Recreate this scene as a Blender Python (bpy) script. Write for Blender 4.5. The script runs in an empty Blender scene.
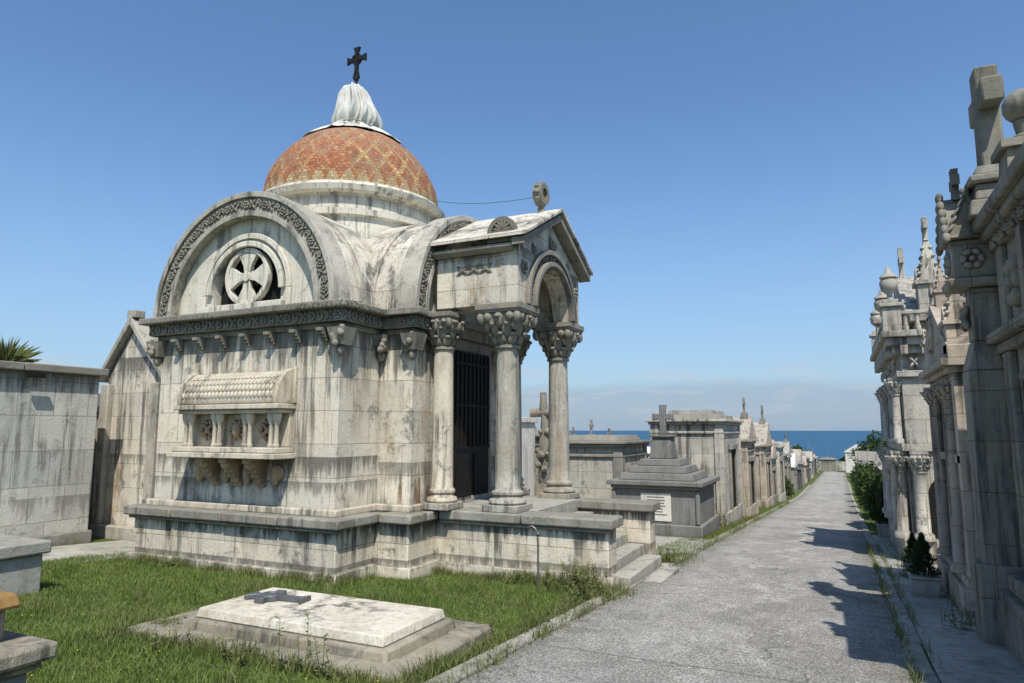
import bpy, bmesh, math, random
import numpy as np
from mathutils import Vector, Matrix, noise as MN
R=random.Random(7)
S=bpy.context.scene
S.view_settings.view_transform='Standard'
S.view_settings.look='None'
S.view_settings.exposure=0
pi=math.pi
# ------------------------------------------------------------------ terrain profile
def gz(y):
    if y<-6: return 0.34
    if y<50: return -0.057*y
    if y<170: return -2.85-0.03*(y-50)
    if y<260: return -6.45-(y-170)*0.6
    return -60.0
# ------------------------------------------------------------------ mesh builder
class MB:
    def __init__(s): s.v=[]; s.f=[]; s.uvs={}
    def add(s,vs,fs):
        o=len(s.v); s.v.extend([tuple(p) for p in vs]); s.f.extend([tuple(i+o for i in f) for f in fs])
    def box(s,x0,x1,y0,y1,z0,z1,tx=0,ty=0):
        s.add([(x0,y0,z0),(x1,y0,z0),(x1,y1,z0),(x0,y1,z0),(x0+tx,y0+ty,z1),(x1-tx,y0+ty,z1),(x1-tx,y1-ty,z1),(x0+tx,y1-ty,z1)],
              [(0,3,2,1),(4,5,6,7),(0,1,5,4),(1,2,6,5),(2,3,7,6),(3,0,4,7)])
    def cbox(s,cx,cy,hx,hy,z0,z1,tx=0,ty=0): s.box(cx-hx,cx+hx,cy-hy,cy+hy,z0,z1,tx,ty)
    def slabs(s,ax,a0,a1,b0,b1,z0,z1,seg=1.1,j=.006):
        n=max(1,round((a1-a0)/seg)); L=(a1-a0)/n
        for i in range(n):
            p,q=a0+i*L+(.004 if i else 0),a0+(i+1)*L-(.004 if i<n-1 else 0); dz=R.uniform(-j,j); db=R.uniform(-j,j)
            if ax=='x': s.box(p,q,b0+db,b1,z0,z1+dz)
            else: s.box(b0,b1+db,p,q,z0,z1+dz)
    def prism(s,poly,M,d0,d1):
        n=len(poly)
        vs=[M(u,w,d0) for u,w in poly]+[M(u,w,d1) for u,w in poly]
        fs=[tuple(range(n-1,-1,-1)),tuple(range(n,2*n))]+[(i,(i+1)%n,n+(i+1)%n,n+i) for i in range(n)]
        s.add(vs,fs)
    def ring(s,M,cu,cw,r0,r1,a0,a1,d0,d1,n=32):
        A=[a0+(a1-a0)*i/n for i in range(n+1)]
        vs=[];fs=[]
        for a in A:
            c,si=math.cos(a),math.sin(a)
            vs+= [M(cu+r0*c,cw+r0*si,d0),M(cu+r1*c,cw+r1*si,d0),M(cu+r1*c,cw+r1*si,d1),M(cu+r0*c,cw+r0*si,d1)]
        for i in range(n):
            for k in range(4):
                fs.append((i*4+k,i*4+(k+1)%4,(i+1)*4+(k+1)%4,(i+1)*4+k))
        if abs(a1-a0)<2*pi-1e-3: fs+=[(0,1,2,3),(n*4+3,n*4+2,n*4+1,n*4)]
        s.add(vs,fs)
    def lathe(s,prof,cx,cy,seg=28,sx=1,sy=1):
        vs=[];fs=[]
        for (z,r) in prof:
            for i in range(seg):
                a=2*pi*i/seg; vs.append((cx+r*math.cos(a)*sx,cy+r*math.sin(a)*sy,z))
        m=len(prof)
        for j in range(m-1):
            for i in range(seg):
                k=(i+1)%seg
                fs.append((j*seg+i,j*seg+k,(j+1)*seg+k,(j+1)*seg+i))
        fs.append(tuple(range(seg-1,-1,-1))); fs.append(tuple((m-1)*seg+i for i in range(seg)))
        s.add(vs,fs)
    def ell(s,c,ax,ay,az,seg=8,rg=5):
        c=Vector(c);ax=Vector(ax);ay=Vector(ay);az=Vector(az)
        vs=[c-az];
        for j in range(1,rg):
            t=-pi/2+pi*j/rg
            for i in range(seg):
                a=2*pi*i/seg
                vs.append(c+ax*math.cos(t)*math.cos(a)+ay*math.cos(t)*math.sin(a)+az*math.sin(t))
        vs.append(c+az); fs=[]
        for i in range(seg): fs.append((0,1+(i+1)%seg,1+i))
        for j in range(rg-2):
            for i in range(seg):
                k=(i+1)%seg
                fs.append((1+j*seg+i,1+j*seg+k,1+(j+1)*seg+k,1+(j+1)*seg+i))
        o=1+(rg-2)*seg; L=len(vs)-1
        for i in range(seg): fs.append((o+i,o+(i+1)%seg,L))
        s.add(vs,fs)
    def sph(s,c,r,seg=14,rg=9): s.ell(c,(r,0,0),(0,r,0),(0,0,r),seg,rg)
    def tube(s,pts,r,seg=6):
        pts=[Vector(p) for p in pts]; vs=[];fs=[]
        for i,p in enumerate(pts):
            t=(pts[min(i+1,len(pts)-1)]-pts[max(i-1,0)]).normalized()
            u=t.cross(Vector((0.13,0.2,0.97)));
            if u.length<1e-3:u=t.cross(Vector((1,0,0)))
            u.normalize(); w=t.cross(u)
            rr=r[i] if isinstance(r,(list,tuple)) else r
            for k in range(seg):
                a=2*pi*k/seg; vs.append(p+u*math.cos(a)*rr+w*math.sin(a)*rr)
        for i in range(len(pts)-1):
            for k in range(seg):
                l=(k+1)%seg; fs.append((i*seg+k,i*seg+l,(i+1)*seg+l,(i+1)*seg+k))
        fs.append(tuple(range(seg-1,-1,-1)));fs.append(tuple((len(pts)-1)*seg+k for k in range(seg)))
        s.add(vs,fs)
FRONT=lambda u,w,d:(u,d,w)
SIDE=lambda u,w,d:(d,u,w)
def empty(name,loc):
    e=bpy.data.objects.new(name,None); e.empty_display_size=.3; e.location=loc
    S.collection.objects.link(e); return e
def mk(name,mb,mat,parent=None,bevel=0,smooth=True,recalc=True,ang=35):
    me=bpy.data.meshes.new(name); me.from_pydata(mb.v,[],mb.f)
    if recalc:
        bm=bmesh.new(); bm.from_mesh(me); bmesh.ops.recalc_face_normals(bm,faces=bm.faces); bm.to_mesh(me); bm.free()
    me.update()
    if smooth:
        me.polygons.foreach_set('use_smooth',[True]*len(me.polygons)); me.set_sharp_from_angle(angle=math.radians(ang))
    me.materials.append(mat)
    o=bpy.data.objects.new(name,me); S.collection.objects.link(o)
    if bevel:
        b=o.modifiers.new('bevel','BEVEL'); b.width=bevel; b.segments=2; b.limit_method='ANGLE'; b.angle_limit=math.radians(50)
    if parent:
        o.parent=parent; o.matrix_parent_inverse=Matrix.Translation(-parent.location)
    return o
# ------------------------------------------------------------------ materials
class G:
    def __init__(s,name):
        s.m=bpy.data.materials.new(name); s.m.use_nodes=True; s.nt=s.m.node_tree; s.nt.nodes.clear()
        s.out=s.n('ShaderNodeOutputMaterial'); s.b=s.n('ShaderNodeBsdfPrincipled'); s.l(s.b.outputs[0],s.out.inputs[0])
    def n(s,t,**k):
        x=s.nt.nodes.new(t)
        for a,v in k.items(): setattr(x,a,v)
        return x
    def l(s,a,b): s.nt.links.new(a,b)
    def si(s,inp,v):
        if isinstance(v,bpy.types.NodeSocket): s.l(v,inp)
        else:
            if isinstance(v,(tuple,list)) and len(v)==3 and inp.type=='RGBA': v=(*v,1)
            inp.default_value=v
    def pos(s):
        if not hasattr(s,'g'): s.g=s.n('ShaderNodeNewGeometry')
        return s.g.outputs['Position']
    def nrm(s): s.pos(); return s.g.outputs['True Normal']
    def mapv(s,vec,scale=(1,1,1),loc=(0,0,0),rot=(0,0,0)):
        m=s.n('ShaderNodeMapping'); s.l(vec,m.inputs[0]); m.inputs['Scale'].default_value=scale; m.inputs['Location'].default_value=loc; m.inputs['Rotation'].default_value=rot; return m.outputs[0]
    def noise(s,vec,scale,detail=5,rough=.6,dist=0):
        x=s.n('ShaderNodeTexNoise'); s.l(vec,x.inputs['Vector']); x.inputs['Scale'].default_value=scale; x.inputs['Detail'].default_value=detail; x.inputs['Roughness'].default_value=rough; x.inputs['Distortion'].default_value=dist
        return x.outputs[0]
    def mr(s,v,a,b,c=0,d=1):
        x=s.n('ShaderNodeMapRange'); s.l(v,x.inputs[0]); x.inputs[1].default_value=a;x.inputs[2].default_value=b;x.inputs[3].default_value=c;x.inputs[4].default_value=d; return x.outputs[0]
    def math(s,op,a,b=0.0,c=None):
        x=s.n('ShaderNodeMath',operation=op); s.si(x.inputs[0],a); s.si(x.inputs[1],b)
        if c is not None: s.si(x.inputs[2],c)
        return x.outputs[0]
    def mix(s,f,a,b,blend='MIX'):
        x=s.n('ShaderNodeMix',data_type='RGBA',blend_type=blend); s.si(x.inputs[0],f); s.si(x.inputs[6],a); s.si(x.inputs[7],b); return x.outputs[2]
    def sep(s,v):
        x=s.n('ShaderNodeSeparateXYZ'); s.l(v,x.inputs[0]); return x.outputs
    def comb(s,a,b,c=0.0):
        x=s.n('ShaderNodeCombineXYZ'); s.si(x.inputs[0],a);s.si(x.inputs[1],b);s.si(x.inputs[2],c); return x.outputs[0]
    def bump(s,h,strength=.4,dist=.01):
        x=s.n('ShaderNodeBump'); x.inputs['Strength'].default_value=strength; x.inputs['Distance'].default_value=dist; s.l(h,x.inputs['Height']); s.l(x.outputs[0],s.b.inputs['Normal'])
    def fin(s,col,rough=.85,spec=.25):
        s.si(s.b.inputs['Base Color'],col); s.si(s.b.inputs['Roughness'],rough); s.b.inputs['Specular IOR Level'].default_value=spec; return s.m
def stone(name,c1,c2,dark=(.085,.08,.068),ashlar=None,stain=.5,rust=0.,top=.5,bump=.7,seed=0,fine=.22,ao=.5,rusty=(.34,.225,.115),bands=(),K=1.42):
    c1=(min(.75,c1[0]*K*1.01),min(.71,c1[1]*K),min(.64,c1[2]*K*.97)); c2=(min(.68,c2[0]*K*1.01),min(.63,c2[1]*K),min(.55,c2[2]*K*.96))
    g=G(name); p=g.mapv(g.pos(),loc=(seed*3.1,seed*1.7,seed*.9))
    nL=g.noise(p,.9,6,.65); nM=g.noise(p,2.7,8,.74,.4); nF=g.noise(p,22,5,.65); nV=g.noise(p,110,2,.5); patch=g.mr(g.noise(g.mapv(p,(1,1,.7),(7,1,4)),.85,6,.62),.45,.57,.08,1.0)
    col=g.mix(g.mr(nL,.36,.64),c1,c2)
    h=g.math('ADD',g.math('MULTIPLY',nF,.8),g.math('ADD',g.math('MULTIPLY',nV,.4),g.math('MULTIPLY',nM,1.4)))
    P=g.sep(g.pos())
    if ashlar:
        Nn=g.sep(g.nrm())
        isx=g.math('GREATER_THAN',g.math('ABSOLUTE',Nn[0]),.6)
        u=g.math('ADD',g.math('MULTIPLY',isx,P[1]),g.math('MULTIPLY',g.math('SUBTRACT',1.0,isx),P[0]))
        br=g.n('ShaderNodeTexBrick'); g.l(g.comb(g.math('ADD',u,seed*.21),g.math('ADD',P[2],.01)),br.inputs['Vector'])
        br.offset=.5; br.inputs['Scale'].default_value=1; br.inputs['Brick Width'].default_value=ashlar[0]; br.inputs['Row Height'].default_value=ashlar[1]
        br.inputs['Mortar Size'].default_value=.0045; br.inputs['Mortar Smooth'].default_value=.3
        br.inputs['Color1'].default_value=(.82,.82,.83,1);br.inputs['Color2'].default_value=(1.08,1.06,1.02,1);br.inputs['Mortar'].default_value=(.46,.42,.38,1)
        vert=g.math('LESS_THAN',g.math('ABSOLUTE',Nn[2]),.7)
        col=g.mix(vert,col,g.mix(1.0,col,br.outputs['Color'],'MULTIPLY'))
        h=g.math('SUBTRACT',h,g.math('MULTIPLY',g.math('MULTIPLY',br.outputs['Fac'],vert),1.2))
    col=g.mix(1.0,col,g.mix(nF,(1-fine,)*3,(1+fine,)*3),'MULTIPLY')
    if rust>0:
        rs=g.noise(g.mapv(p,(1.8,1.8,.7),(5,3,1)),1.0,8,.75)
        col=g.mix(g.math('MULTIPLY',g.mr(rs,.52,.66),rust*.8),col,rusty)
        rs2=g.noise(g.mapv(p,(7,7,.45),(2,8,1)),1.0,6,.65)
        pt2=g.mr(g.noise(g.mapv(p,(1,1,.6),(3,9,2)),.9,4,.6),.50,.62)
        col=g.mix(g.math('MULTIPLY',g.math('MULTIPLY',g.mr(rs2,.50,.60),rust),pt2),col,(.22,.12,.055))
    st=g.noise(g.mapv(p,(6.0,6.0,.30)),1.0,9,.74)
    col=g.mix(g.math('MULTIPLY',g.math('MULTIPLY',g.mr(st,.49,.58),stain),patch),col,dark)
    blo=g.mr(g.math('ADD',nM,g.math('MULTIPLY',g.math('SUBTRACT',nF,.5),.3)),.555,.64)
    col=g.mix(g.math('MULTIPLY',blo,stain*.85),col,(dark[0]*1.7,dark[1]*1.75,dark[2]*1.75))
    for i,(zt,zb,am) in enumerate(bands):
        st2=g.noise(g.mapv(p,(4.5,4.5,.40),(zt,3,zb)),1.0,9,.76)
        ext=g.mr(P[2],zb,zt,-.26,.13); inside=g.math('LESS_THAN',P[2],zt+.02)
        f=g.mr(g.math('ADD',st2,ext),.50,.60,0,am)
        col=g.mix(g.math('MULTIPLY',f,inside),col,tuple(d*1.15 for d in dark))
    nz=g.sep(g.nrm())[2]
    col=g.mix(g.math('MULTIPLY',g.mr(nz,.25,.75),g.mr(g.noise(p,5,6,.75),.35,.6,top*.3,top)),col,(.20,.195,.165))
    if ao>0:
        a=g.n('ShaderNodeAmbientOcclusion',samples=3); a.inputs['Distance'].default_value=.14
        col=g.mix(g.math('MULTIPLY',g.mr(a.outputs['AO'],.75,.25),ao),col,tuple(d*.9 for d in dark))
    g.bump(h,bump,.012)
    return g.fin(col,.92,.12)
def plain(name,c,rough=.7,var=.15,metal=0,scale=8,bump=.15,spec=.3):
    g=G(name); n=g.noise(g.pos(),scale,5,.6)
    col=g.mix(n,tuple(x*(1-var*2) for x in c),tuple(x*(1+var*1.6) for x in c)); g.b.inputs['Metallic'].default_value=metal
    g.bump(g.noise(g.pos(),scale*5,4),bump,.01); return g.fin(col,rough,spec)
CR=(.54,.505,.435); CR2=(.475,.43,.36)
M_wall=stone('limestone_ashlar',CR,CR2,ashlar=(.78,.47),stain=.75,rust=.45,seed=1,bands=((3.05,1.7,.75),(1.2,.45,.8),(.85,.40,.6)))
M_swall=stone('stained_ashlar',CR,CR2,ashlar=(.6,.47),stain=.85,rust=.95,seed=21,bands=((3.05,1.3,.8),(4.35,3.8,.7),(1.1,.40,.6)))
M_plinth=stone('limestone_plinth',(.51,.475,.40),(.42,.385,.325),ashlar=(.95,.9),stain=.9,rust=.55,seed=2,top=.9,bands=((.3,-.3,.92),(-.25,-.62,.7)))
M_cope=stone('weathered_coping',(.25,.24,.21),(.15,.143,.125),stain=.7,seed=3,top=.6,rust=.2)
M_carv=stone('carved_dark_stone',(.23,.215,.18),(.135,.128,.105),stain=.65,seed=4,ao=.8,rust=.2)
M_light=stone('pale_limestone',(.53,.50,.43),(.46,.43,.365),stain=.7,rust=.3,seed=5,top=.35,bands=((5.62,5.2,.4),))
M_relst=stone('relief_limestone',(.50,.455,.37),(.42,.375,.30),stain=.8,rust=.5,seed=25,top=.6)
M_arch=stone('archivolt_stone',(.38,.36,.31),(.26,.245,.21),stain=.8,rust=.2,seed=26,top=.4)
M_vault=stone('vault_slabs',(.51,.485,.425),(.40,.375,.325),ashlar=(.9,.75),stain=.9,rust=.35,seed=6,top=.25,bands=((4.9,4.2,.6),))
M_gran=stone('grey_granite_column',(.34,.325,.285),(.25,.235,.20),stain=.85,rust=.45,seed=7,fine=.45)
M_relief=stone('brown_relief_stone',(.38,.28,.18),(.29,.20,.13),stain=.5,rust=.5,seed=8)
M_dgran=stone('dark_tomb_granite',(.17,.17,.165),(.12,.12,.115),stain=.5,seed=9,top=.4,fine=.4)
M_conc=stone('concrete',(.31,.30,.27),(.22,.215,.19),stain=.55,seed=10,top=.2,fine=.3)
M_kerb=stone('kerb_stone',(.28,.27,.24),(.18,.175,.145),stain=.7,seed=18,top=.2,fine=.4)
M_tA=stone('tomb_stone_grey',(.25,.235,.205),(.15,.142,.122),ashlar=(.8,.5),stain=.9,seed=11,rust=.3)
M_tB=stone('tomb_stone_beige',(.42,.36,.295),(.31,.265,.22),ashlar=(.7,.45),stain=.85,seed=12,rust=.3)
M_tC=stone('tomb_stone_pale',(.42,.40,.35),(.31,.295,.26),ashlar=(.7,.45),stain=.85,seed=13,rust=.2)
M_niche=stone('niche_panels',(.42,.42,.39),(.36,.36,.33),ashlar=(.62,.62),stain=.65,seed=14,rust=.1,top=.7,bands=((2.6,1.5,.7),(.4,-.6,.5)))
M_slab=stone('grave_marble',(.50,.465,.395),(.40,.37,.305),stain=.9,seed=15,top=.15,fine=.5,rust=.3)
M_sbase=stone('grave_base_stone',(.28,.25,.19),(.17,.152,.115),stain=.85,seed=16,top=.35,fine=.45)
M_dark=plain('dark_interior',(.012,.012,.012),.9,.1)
M_door=plain('dark_bronze_door',(.030,.024,.018),.5,.2,0.3)
M_iron=plain('wrought_iron',(.022,.02,.018),.6,.2,.4)
M_lead=plain('lead_cross',(.16,.17,.18),.5,.25,.5)
M_brown=plain('rusty_brown_stone',(.30,.18,.07),.95,.3,scale=14,spec=.1)
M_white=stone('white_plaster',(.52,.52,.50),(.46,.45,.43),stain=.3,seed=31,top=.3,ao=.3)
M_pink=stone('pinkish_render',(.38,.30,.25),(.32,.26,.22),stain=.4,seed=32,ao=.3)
M_roofd=plain('dark_roof_slate',(.10,.095,.09),.8,.25)
M_wire=plain('green_cable',(.03,.16,.07),.6,.1)
M_pipe=plain('galvanised_pipe',(.20,.19,.18),.5,.2,.6)
def leafmat(name,a,b,sc=6,dry=None):
    g=G(name); n=g.noise(g.pos(),sc,5,.7); n2=g.noise(g.pos(),sc*14,2,.5)
    col=g.mix(g.mr(g.math('ADD',g.math('MULTIPLY',n,.6),g.math('MULTIPLY',n2,.4)),.36,.64),a,b)
    if dry:
        n3=g.noise(g.pos(),170,2,.5); n4=g.noise(g.pos(),2.1,5,.7)
        col=g.mix(g.mr(g.math('ADD',g.math('MULTIPLY',n3,.55),g.math('MULTIPLY',n4,.45)),.50,.60,0,.75),col,dry)
    t=g.n('ShaderNodeBsdfTranslucent'); g.l(col,t.inputs[0]); ms=g.n('ShaderNodeMixShader'); ms.inputs[0].default_value=.3
    g.fin(col,.6,.25); g.l(g.b.outputs[0],ms.inputs[1]); g.l(t.outputs[0],ms.inputs[2]); g.l(ms.outputs[0],g.out.inputs[0]); return g.m
M_grass=leafmat('grass_blades',(.085,.145,.03),(.205,.275,.06),1.3,(.26,.25,.10))
M_weed=leafmat('weed_leaves',(.09,.13,.035),(.23,.25,.08),5,(.28,.25,.13))
M_leaf=leafmat('tree_leaves',(.03,.055,.015),(.08,.12,.03),2)
M_conif=leafmat('conifer_leaves',(.02,.035,.014),(.05,.08,.028),6)
M_yel=plain('yellow_petals',(.75,.55,.03),.6,.05)
g=G('ground_soil_grass'); p=g.pos()
n1=g.noise(p,.35,6,.65); n2=g.noise(p,9,6,.7); n3=g.noise(p,70,3,.6)
col=g.mix(g.mr(n2,.35,.65),(.065,.095,.022),(.125,.16,.04))
col=g.mix(g.mr(n1,.55,.72),col,(.17,.15,.10)); col=g.mix(1.0,col,g.mix(n3,(.6,.6,.6),(1.35,1.35,1.35)),'MULTIPLY')
g.bump(g.math('ADD',n2,n3),.8,.03); M_ground=g.fin(col,.95,.1)
# road
g=G('worn_exposed_aggregate_paving'); p=g.pos()
n1=g.noise(p,.55,7,.7); n2=g.noise(p,3.5,8,.78); n3=g.noise(p,38,5,.75); n4=g.noise(p,150,2,.6)
col=g.mix(g.mr(n1,.38,.62),(.37,.36,.325),(.47,.457,.42))
col=g.mix(g.math('MULTIPLY',g.mr(n2,.49,.63),.6),col,(.25,.242,.215))
SX=g.sep(p); X=SX[0]; Y=SX[1]
cen=g.math('MULTIPLY',g.mr(g.math('ABSOLUTE',g.math('ADD',X,1.15)),1.4,0.2),g.mr(g.noise(g.mapv(p,(1.8,.8,1)),1.0,9,.8),.50,.60))
col=g.mix(g.math('MULTIPLY',cen,.7),col,(.66,.64,.59))
pat=g.noise(g.mapv(p,(.9,.45,1),(4,4,4)),1.0,4,.5); col=g.mix(g.mr(pat,.565,.575,0,.35),col,(.24,.235,.215))
edge=g.mr(g.math('ABSOLUTE',g.math('ADD',X,1.1)),1.1,1.6)
col=g.mix(g.math('MULTIPLY',edge,g.mr(n2,.35,.6,.1,.8)),col,(.16,.16,.105))
v=g.n('ShaderNodeTexVoronoi'); g.l(p,v.inputs['Vector']); v.inputs['Scale'].default_value=55
col=g.mix(1.0,col,g.mix(g.mr(v.outputs['Distance'],.1,.6),(1.4,1.38,1.35),(.60,.60,.61)),'MULTIPLY')
col=g.mix(1.0,col,g.mix(g.mr(n3,.3,.7),(.50,.50,.50),(1.50,1.50,1.50)),'MULTIPLY')
jt=g.math('ABSOLUTE',g.math('SUBTRACT',g.math('FRACT',g.math('MULTIPLY',g.math('ADD',Y,g.math('MULTIPLY',n1,.06)),.25)),.5))
joint=g.mr(jt,.005,.002)
vc=g.n('ShaderNodeTexVoronoi',feature='DISTANCE_TO_EDGE'); 
pd=g.n('ShaderNodeVectorMath',operation='ADD'); nc=g.n('ShaderNodeTexNoise'); g.l(p,nc.inputs['Vector']); nc.inputs['Scale'].default_value=1.7; nc.inputs['Detail'].default_value=6
g.l(p,pd.inputs[0]); g.l(nc.outputs['Color'],pd.inputs[1]); g.l(pd.outputs[0],vc.inputs['Vector']); vc.inputs['Scale'].default_value=.28
crk=g.math('MULTIPLY',g.mr(vc.outputs['Distance'],.007,.001),g.mr(n1,.44,.55))
cj=g.math('MAXIMUM',g.math('MULTIPLY',crk,.7),g.math('MULTIPLY',joint,.6))
col=g.mix(cj,col,(.10,.105,.07))
g.bump(g.math('ADD',g.math('SUBTRACT',n4,cj),g.math('ADD',g.math('MULTIPLY',n3,1.6),g.math('MULTIPLY',v.outputs['Distance'],-.8))),.75,.012); M_road=g.fin(col,.95,.08)
# sea
g=G('sea_water'); p=g.pos()
n=g.noise(g.mapv(p,(.0015,.006,1)),1.0,5,.6)
col=g.mix(n,(.025,.085,.15),(.035,.11,.19)); g.bump(g.noise(p,.12,4),.4,.5); M_sea=g.fin(col,.6,.2)
# dome tiles
g=G('dome_glazed_tiles'); uvn=g.n('ShaderNodeUVMap'); uv=g.sep(uvn.outputs[0])
pp=g.pos(); wob=g.noise(pp,3.5,4,.6)
U=uv[0]; V=g.math('ADD',uv[1],g.math('MULTIPLY',g.math('SUBTRACT',wob,.5),.05))
br=g.n('ShaderNodeTexBrick'); g.l(g.comb(g.math('MULTIPLY',U,118),g.math('MULTIPLY',V,40)),br.inputs['Vector']); br.offset=.5
br.inputs['Scale'].default_value=1; br.inputs['Brick Width'].default_value=1;br.inputs['Row Height'].default_value=1;br.inputs['Mortar Size'].default_value=.09
br.inputs['Color1'].default_value=(.66,.64,.62,1);br.inputs['Color2'].default_value=(1.25,1.25,1.25,1);br.inputs['Mortar'].default_value=(.65,.6,.55,1)
a=g.math('ADD',g.math('MULTIPLY',U,24),g.math('MULTIPLY',V,4.2)); b=g.math('SUBTRACT',g.math('MULTIPLY',U,24),g.math('MULTIPLY',V,4.2))
fa=g.math('ABSOLUTE',g.math('SUBTRACT',g.math('FRACT',a),.5)); fb=g.math('ABSOLUTE',g.math('SUBTRACT',g.math('FRACT',g.math('ADD',b,20.0)),.5))
nn=g.noise(pp,1.5,8,.78); nt2=g.noise(pp,20,6,.8); nt3=g.noise(pp,7,7,.8)
lat=g.mr(g.math('ADD',g.math('MAXIMUM',fa,fb),g.math('MULTIPLY',g.math('SUBTRACT',nt2,.5),.45)),.35,.45)
red=g.mix(g.mr(nt2,.38,.62),(.36,.10,.055),(.52,.23,.115)); red=g.mix(g.mr(nt3,.50,.60,0,.7),red,(.45,.33,.20))
yel=g.mix(nt2,(.58,.40,.15),(.66,.53,.28))
col=g.mix(g.math('MULTIPLY',lat,g.mr(nn,.56,.44,.05,.85)),red,yel)
band=g.mr(V,.11,.06); zig=g.math('LESS_THAN',g.math('ABSOLUTE',g.math('SUBTRACT',g.math('FRACT',g.math('MULTIPLY',U,40)),.5)),g.math('MULTIPLY',V,4.0))
col=g.mix(g.math('MULTIPLY',band,.8),col,g.mix(zig,(.58,.46,.27),(.48,.22,.10)))
col=g.mix(.8,col,br.outputs['Color'],'MULTIPLY')
moss=g.mr(g.math('ADD',g.noise(pp,2.2,10,.84),g.math('MULTIPLY',V,.16)),.51,.64)
col=g.mix(g.math('MULTIPLY',moss,.72),col,(.33,.225,.15))
blk=g.mr(g.noise(g.mapv(pp,(5,5,1.2)),1.0,8,.78),.56,.66,0,.55); col=g.mix(blk,col,(.14,.12,.085))
g.bump(g.math('SUBTRACT',g.math('MULTIPLY',nt2,1.6),br.outputs['Fac']),.8,.02); M_dome=g.fin(col,.8,.15)
# tarp
g=G('tarpaulin'); n=g.noise(g.mapv(g.pos(),(3,3,1)),2,7,.75)
col=g.mix(g.mr(n,.42,.62),(.47,.46,.41),(.66,.65,.59)); g.bump(g.noise(g.mapv(g.pos(),(1,1,.35)),12,4,.55,.5),.4,.03); M_tarp=g.fin(col,.9,.08)
# ------------------------------------------------------------------ ground, road, sea
ys=[-400,-60,-6,0,5,10,15,20,25,30,35,40,45,50,60,80,100,130,170,200,260,400]
def sheet(name,x0,x1,y0,y1,dz,mat,nx=1):
    yy=sorted(set([y for y in ys if y0<y<y1]+[y0,y1])); m=MB(); vs=[];fs=[]
    for y in yy:
        for i in range(nx+1): vs.append((x0+(x1-x0)*i/nx,y,gz(y)+dz))
    w=nx+1
    for j in range(len(yy)-1):
        for i in range(nx): fs.append((j*w+i,j*w+i+1,(j+1)*w+i+1,(j+1)*w+i))
    m.add(vs,fs); return mk(name,m,mat,recalc=False,smooth=False)
sheet('ground',-700,700,-400,400,0,M_ground,4)
sheet('road',-2.66,.45,-12,122,.012,M_road)
m=MB(); m.add([(-30000,250,-45),(30000,250,-45),(30000,45000,-45),(-30000,45000,-45)],[(0,1,2,3)]); mk('sea',m,M_sea,recalc=False,smooth=False)
def solid_strip(name,x0,x1,y0,y1,h,mat,seg=1.0,gap=.012,parent=None,bev=.018,jit=.006):
    m=MB(); y=y0
    while y<y1-.01:
        e=min(y+seg*R.uniform(.8,1.2),y1); ee=e-gap
        j=R.uniform(-jit,jit); j2=R.uniform(-jit,jit)
        za,zb=gz(y),gz(ee)
        vs=[(x0+j,y,za-.2),(x1+j,y,za-.2),(x1+j2,ee,zb-.2),(x0+j2,ee,zb-.2),(x0+j,y,za+h+j*.6),(x1+j,y,za+h+j*.6),(x1+j2,ee,zb+h+j2*.6),(x0+j2,ee,zb+h+j2*.6)]
        m.add(vs,[(0,3,2,1),(4,5,6,7),(0,1,5,4),(1,2,6,5),(2,3,7,6),(3,0,4,7)]); y=e
    return mk(name,m,mat,parent,bevel=bev)
solid_strip('kerb',-2.84,-2.655,-2,70,.038,M_kerb,1.1,jit=.014)
solid_strip('kerb',.44,.60,-2,80,.035,M_kerb,1.0,jit=.012)
solid_strip('pavement',.60,1.9,1,21,.03,M_conc,1.6)
sheet('gravel_path',-12.6,-10.45,3.5,9.2,.006,M_conc)
sheet('gravel_path',-9,-2.87,13.2,17.0,.006,M_conc)
# ------------------------------------------------------------------ ornament helpers
def orn(mb,p,t,n,s,kind=0):
    p=Vector(p);t=Vector(t).normalized();n=Vector(n).normalized();b=t.cross(n)
    if kind%3==0:
        for sg in (1,-1):
            for q in (.9,-.9):
                d=(t*math.cos(q)+b*math.sin(q))*sg; e=(t*-math.sin(q)+b*math.cos(q))
                mb.ell(p+d*s*.30,d*s*.33,e*s*.13,n*s*.15,6,4)
        mb.ell(p,t*s*.13,b*s*.13,n*s*.22,6,4)
    elif kind%3==1:
        for k in range(6):
            a=2*pi*k/6; d=t*math.cos(a)+b*math.sin(a); e=t*-math.sin(a)+b*math.cos(a)
            mb.ell(p+d*s*.28,d*s*.15,e*s*.2,n*s*.14,6,4)
        mb.ell(p,t*s*.13,b*s*.13,n*s*.18,6,4)
    else:
        for sg in (1,-1):
            for k in range(4):
                a=k*.9*sg; d=t*math.cos(a)*sg+b*math.sin(a)*sg; mb.ell(p+b*sg*s*.12+d*s*.25,d*s*.14,(t*-math.sin(a)+b*math.cos(a))*s*.2,n*s*.15,6,4)
def orn_line(mb,p0,p1,n,s):
    p0=Vector(p0);p1=Vector(p1);L=(p1-p0).length;k=max(1,int(L/s))
    for i in range(k): orn(mb,p0+(p1-p0)*((i+.5)/k),p1-p0,n,s*1.05,i)
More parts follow.
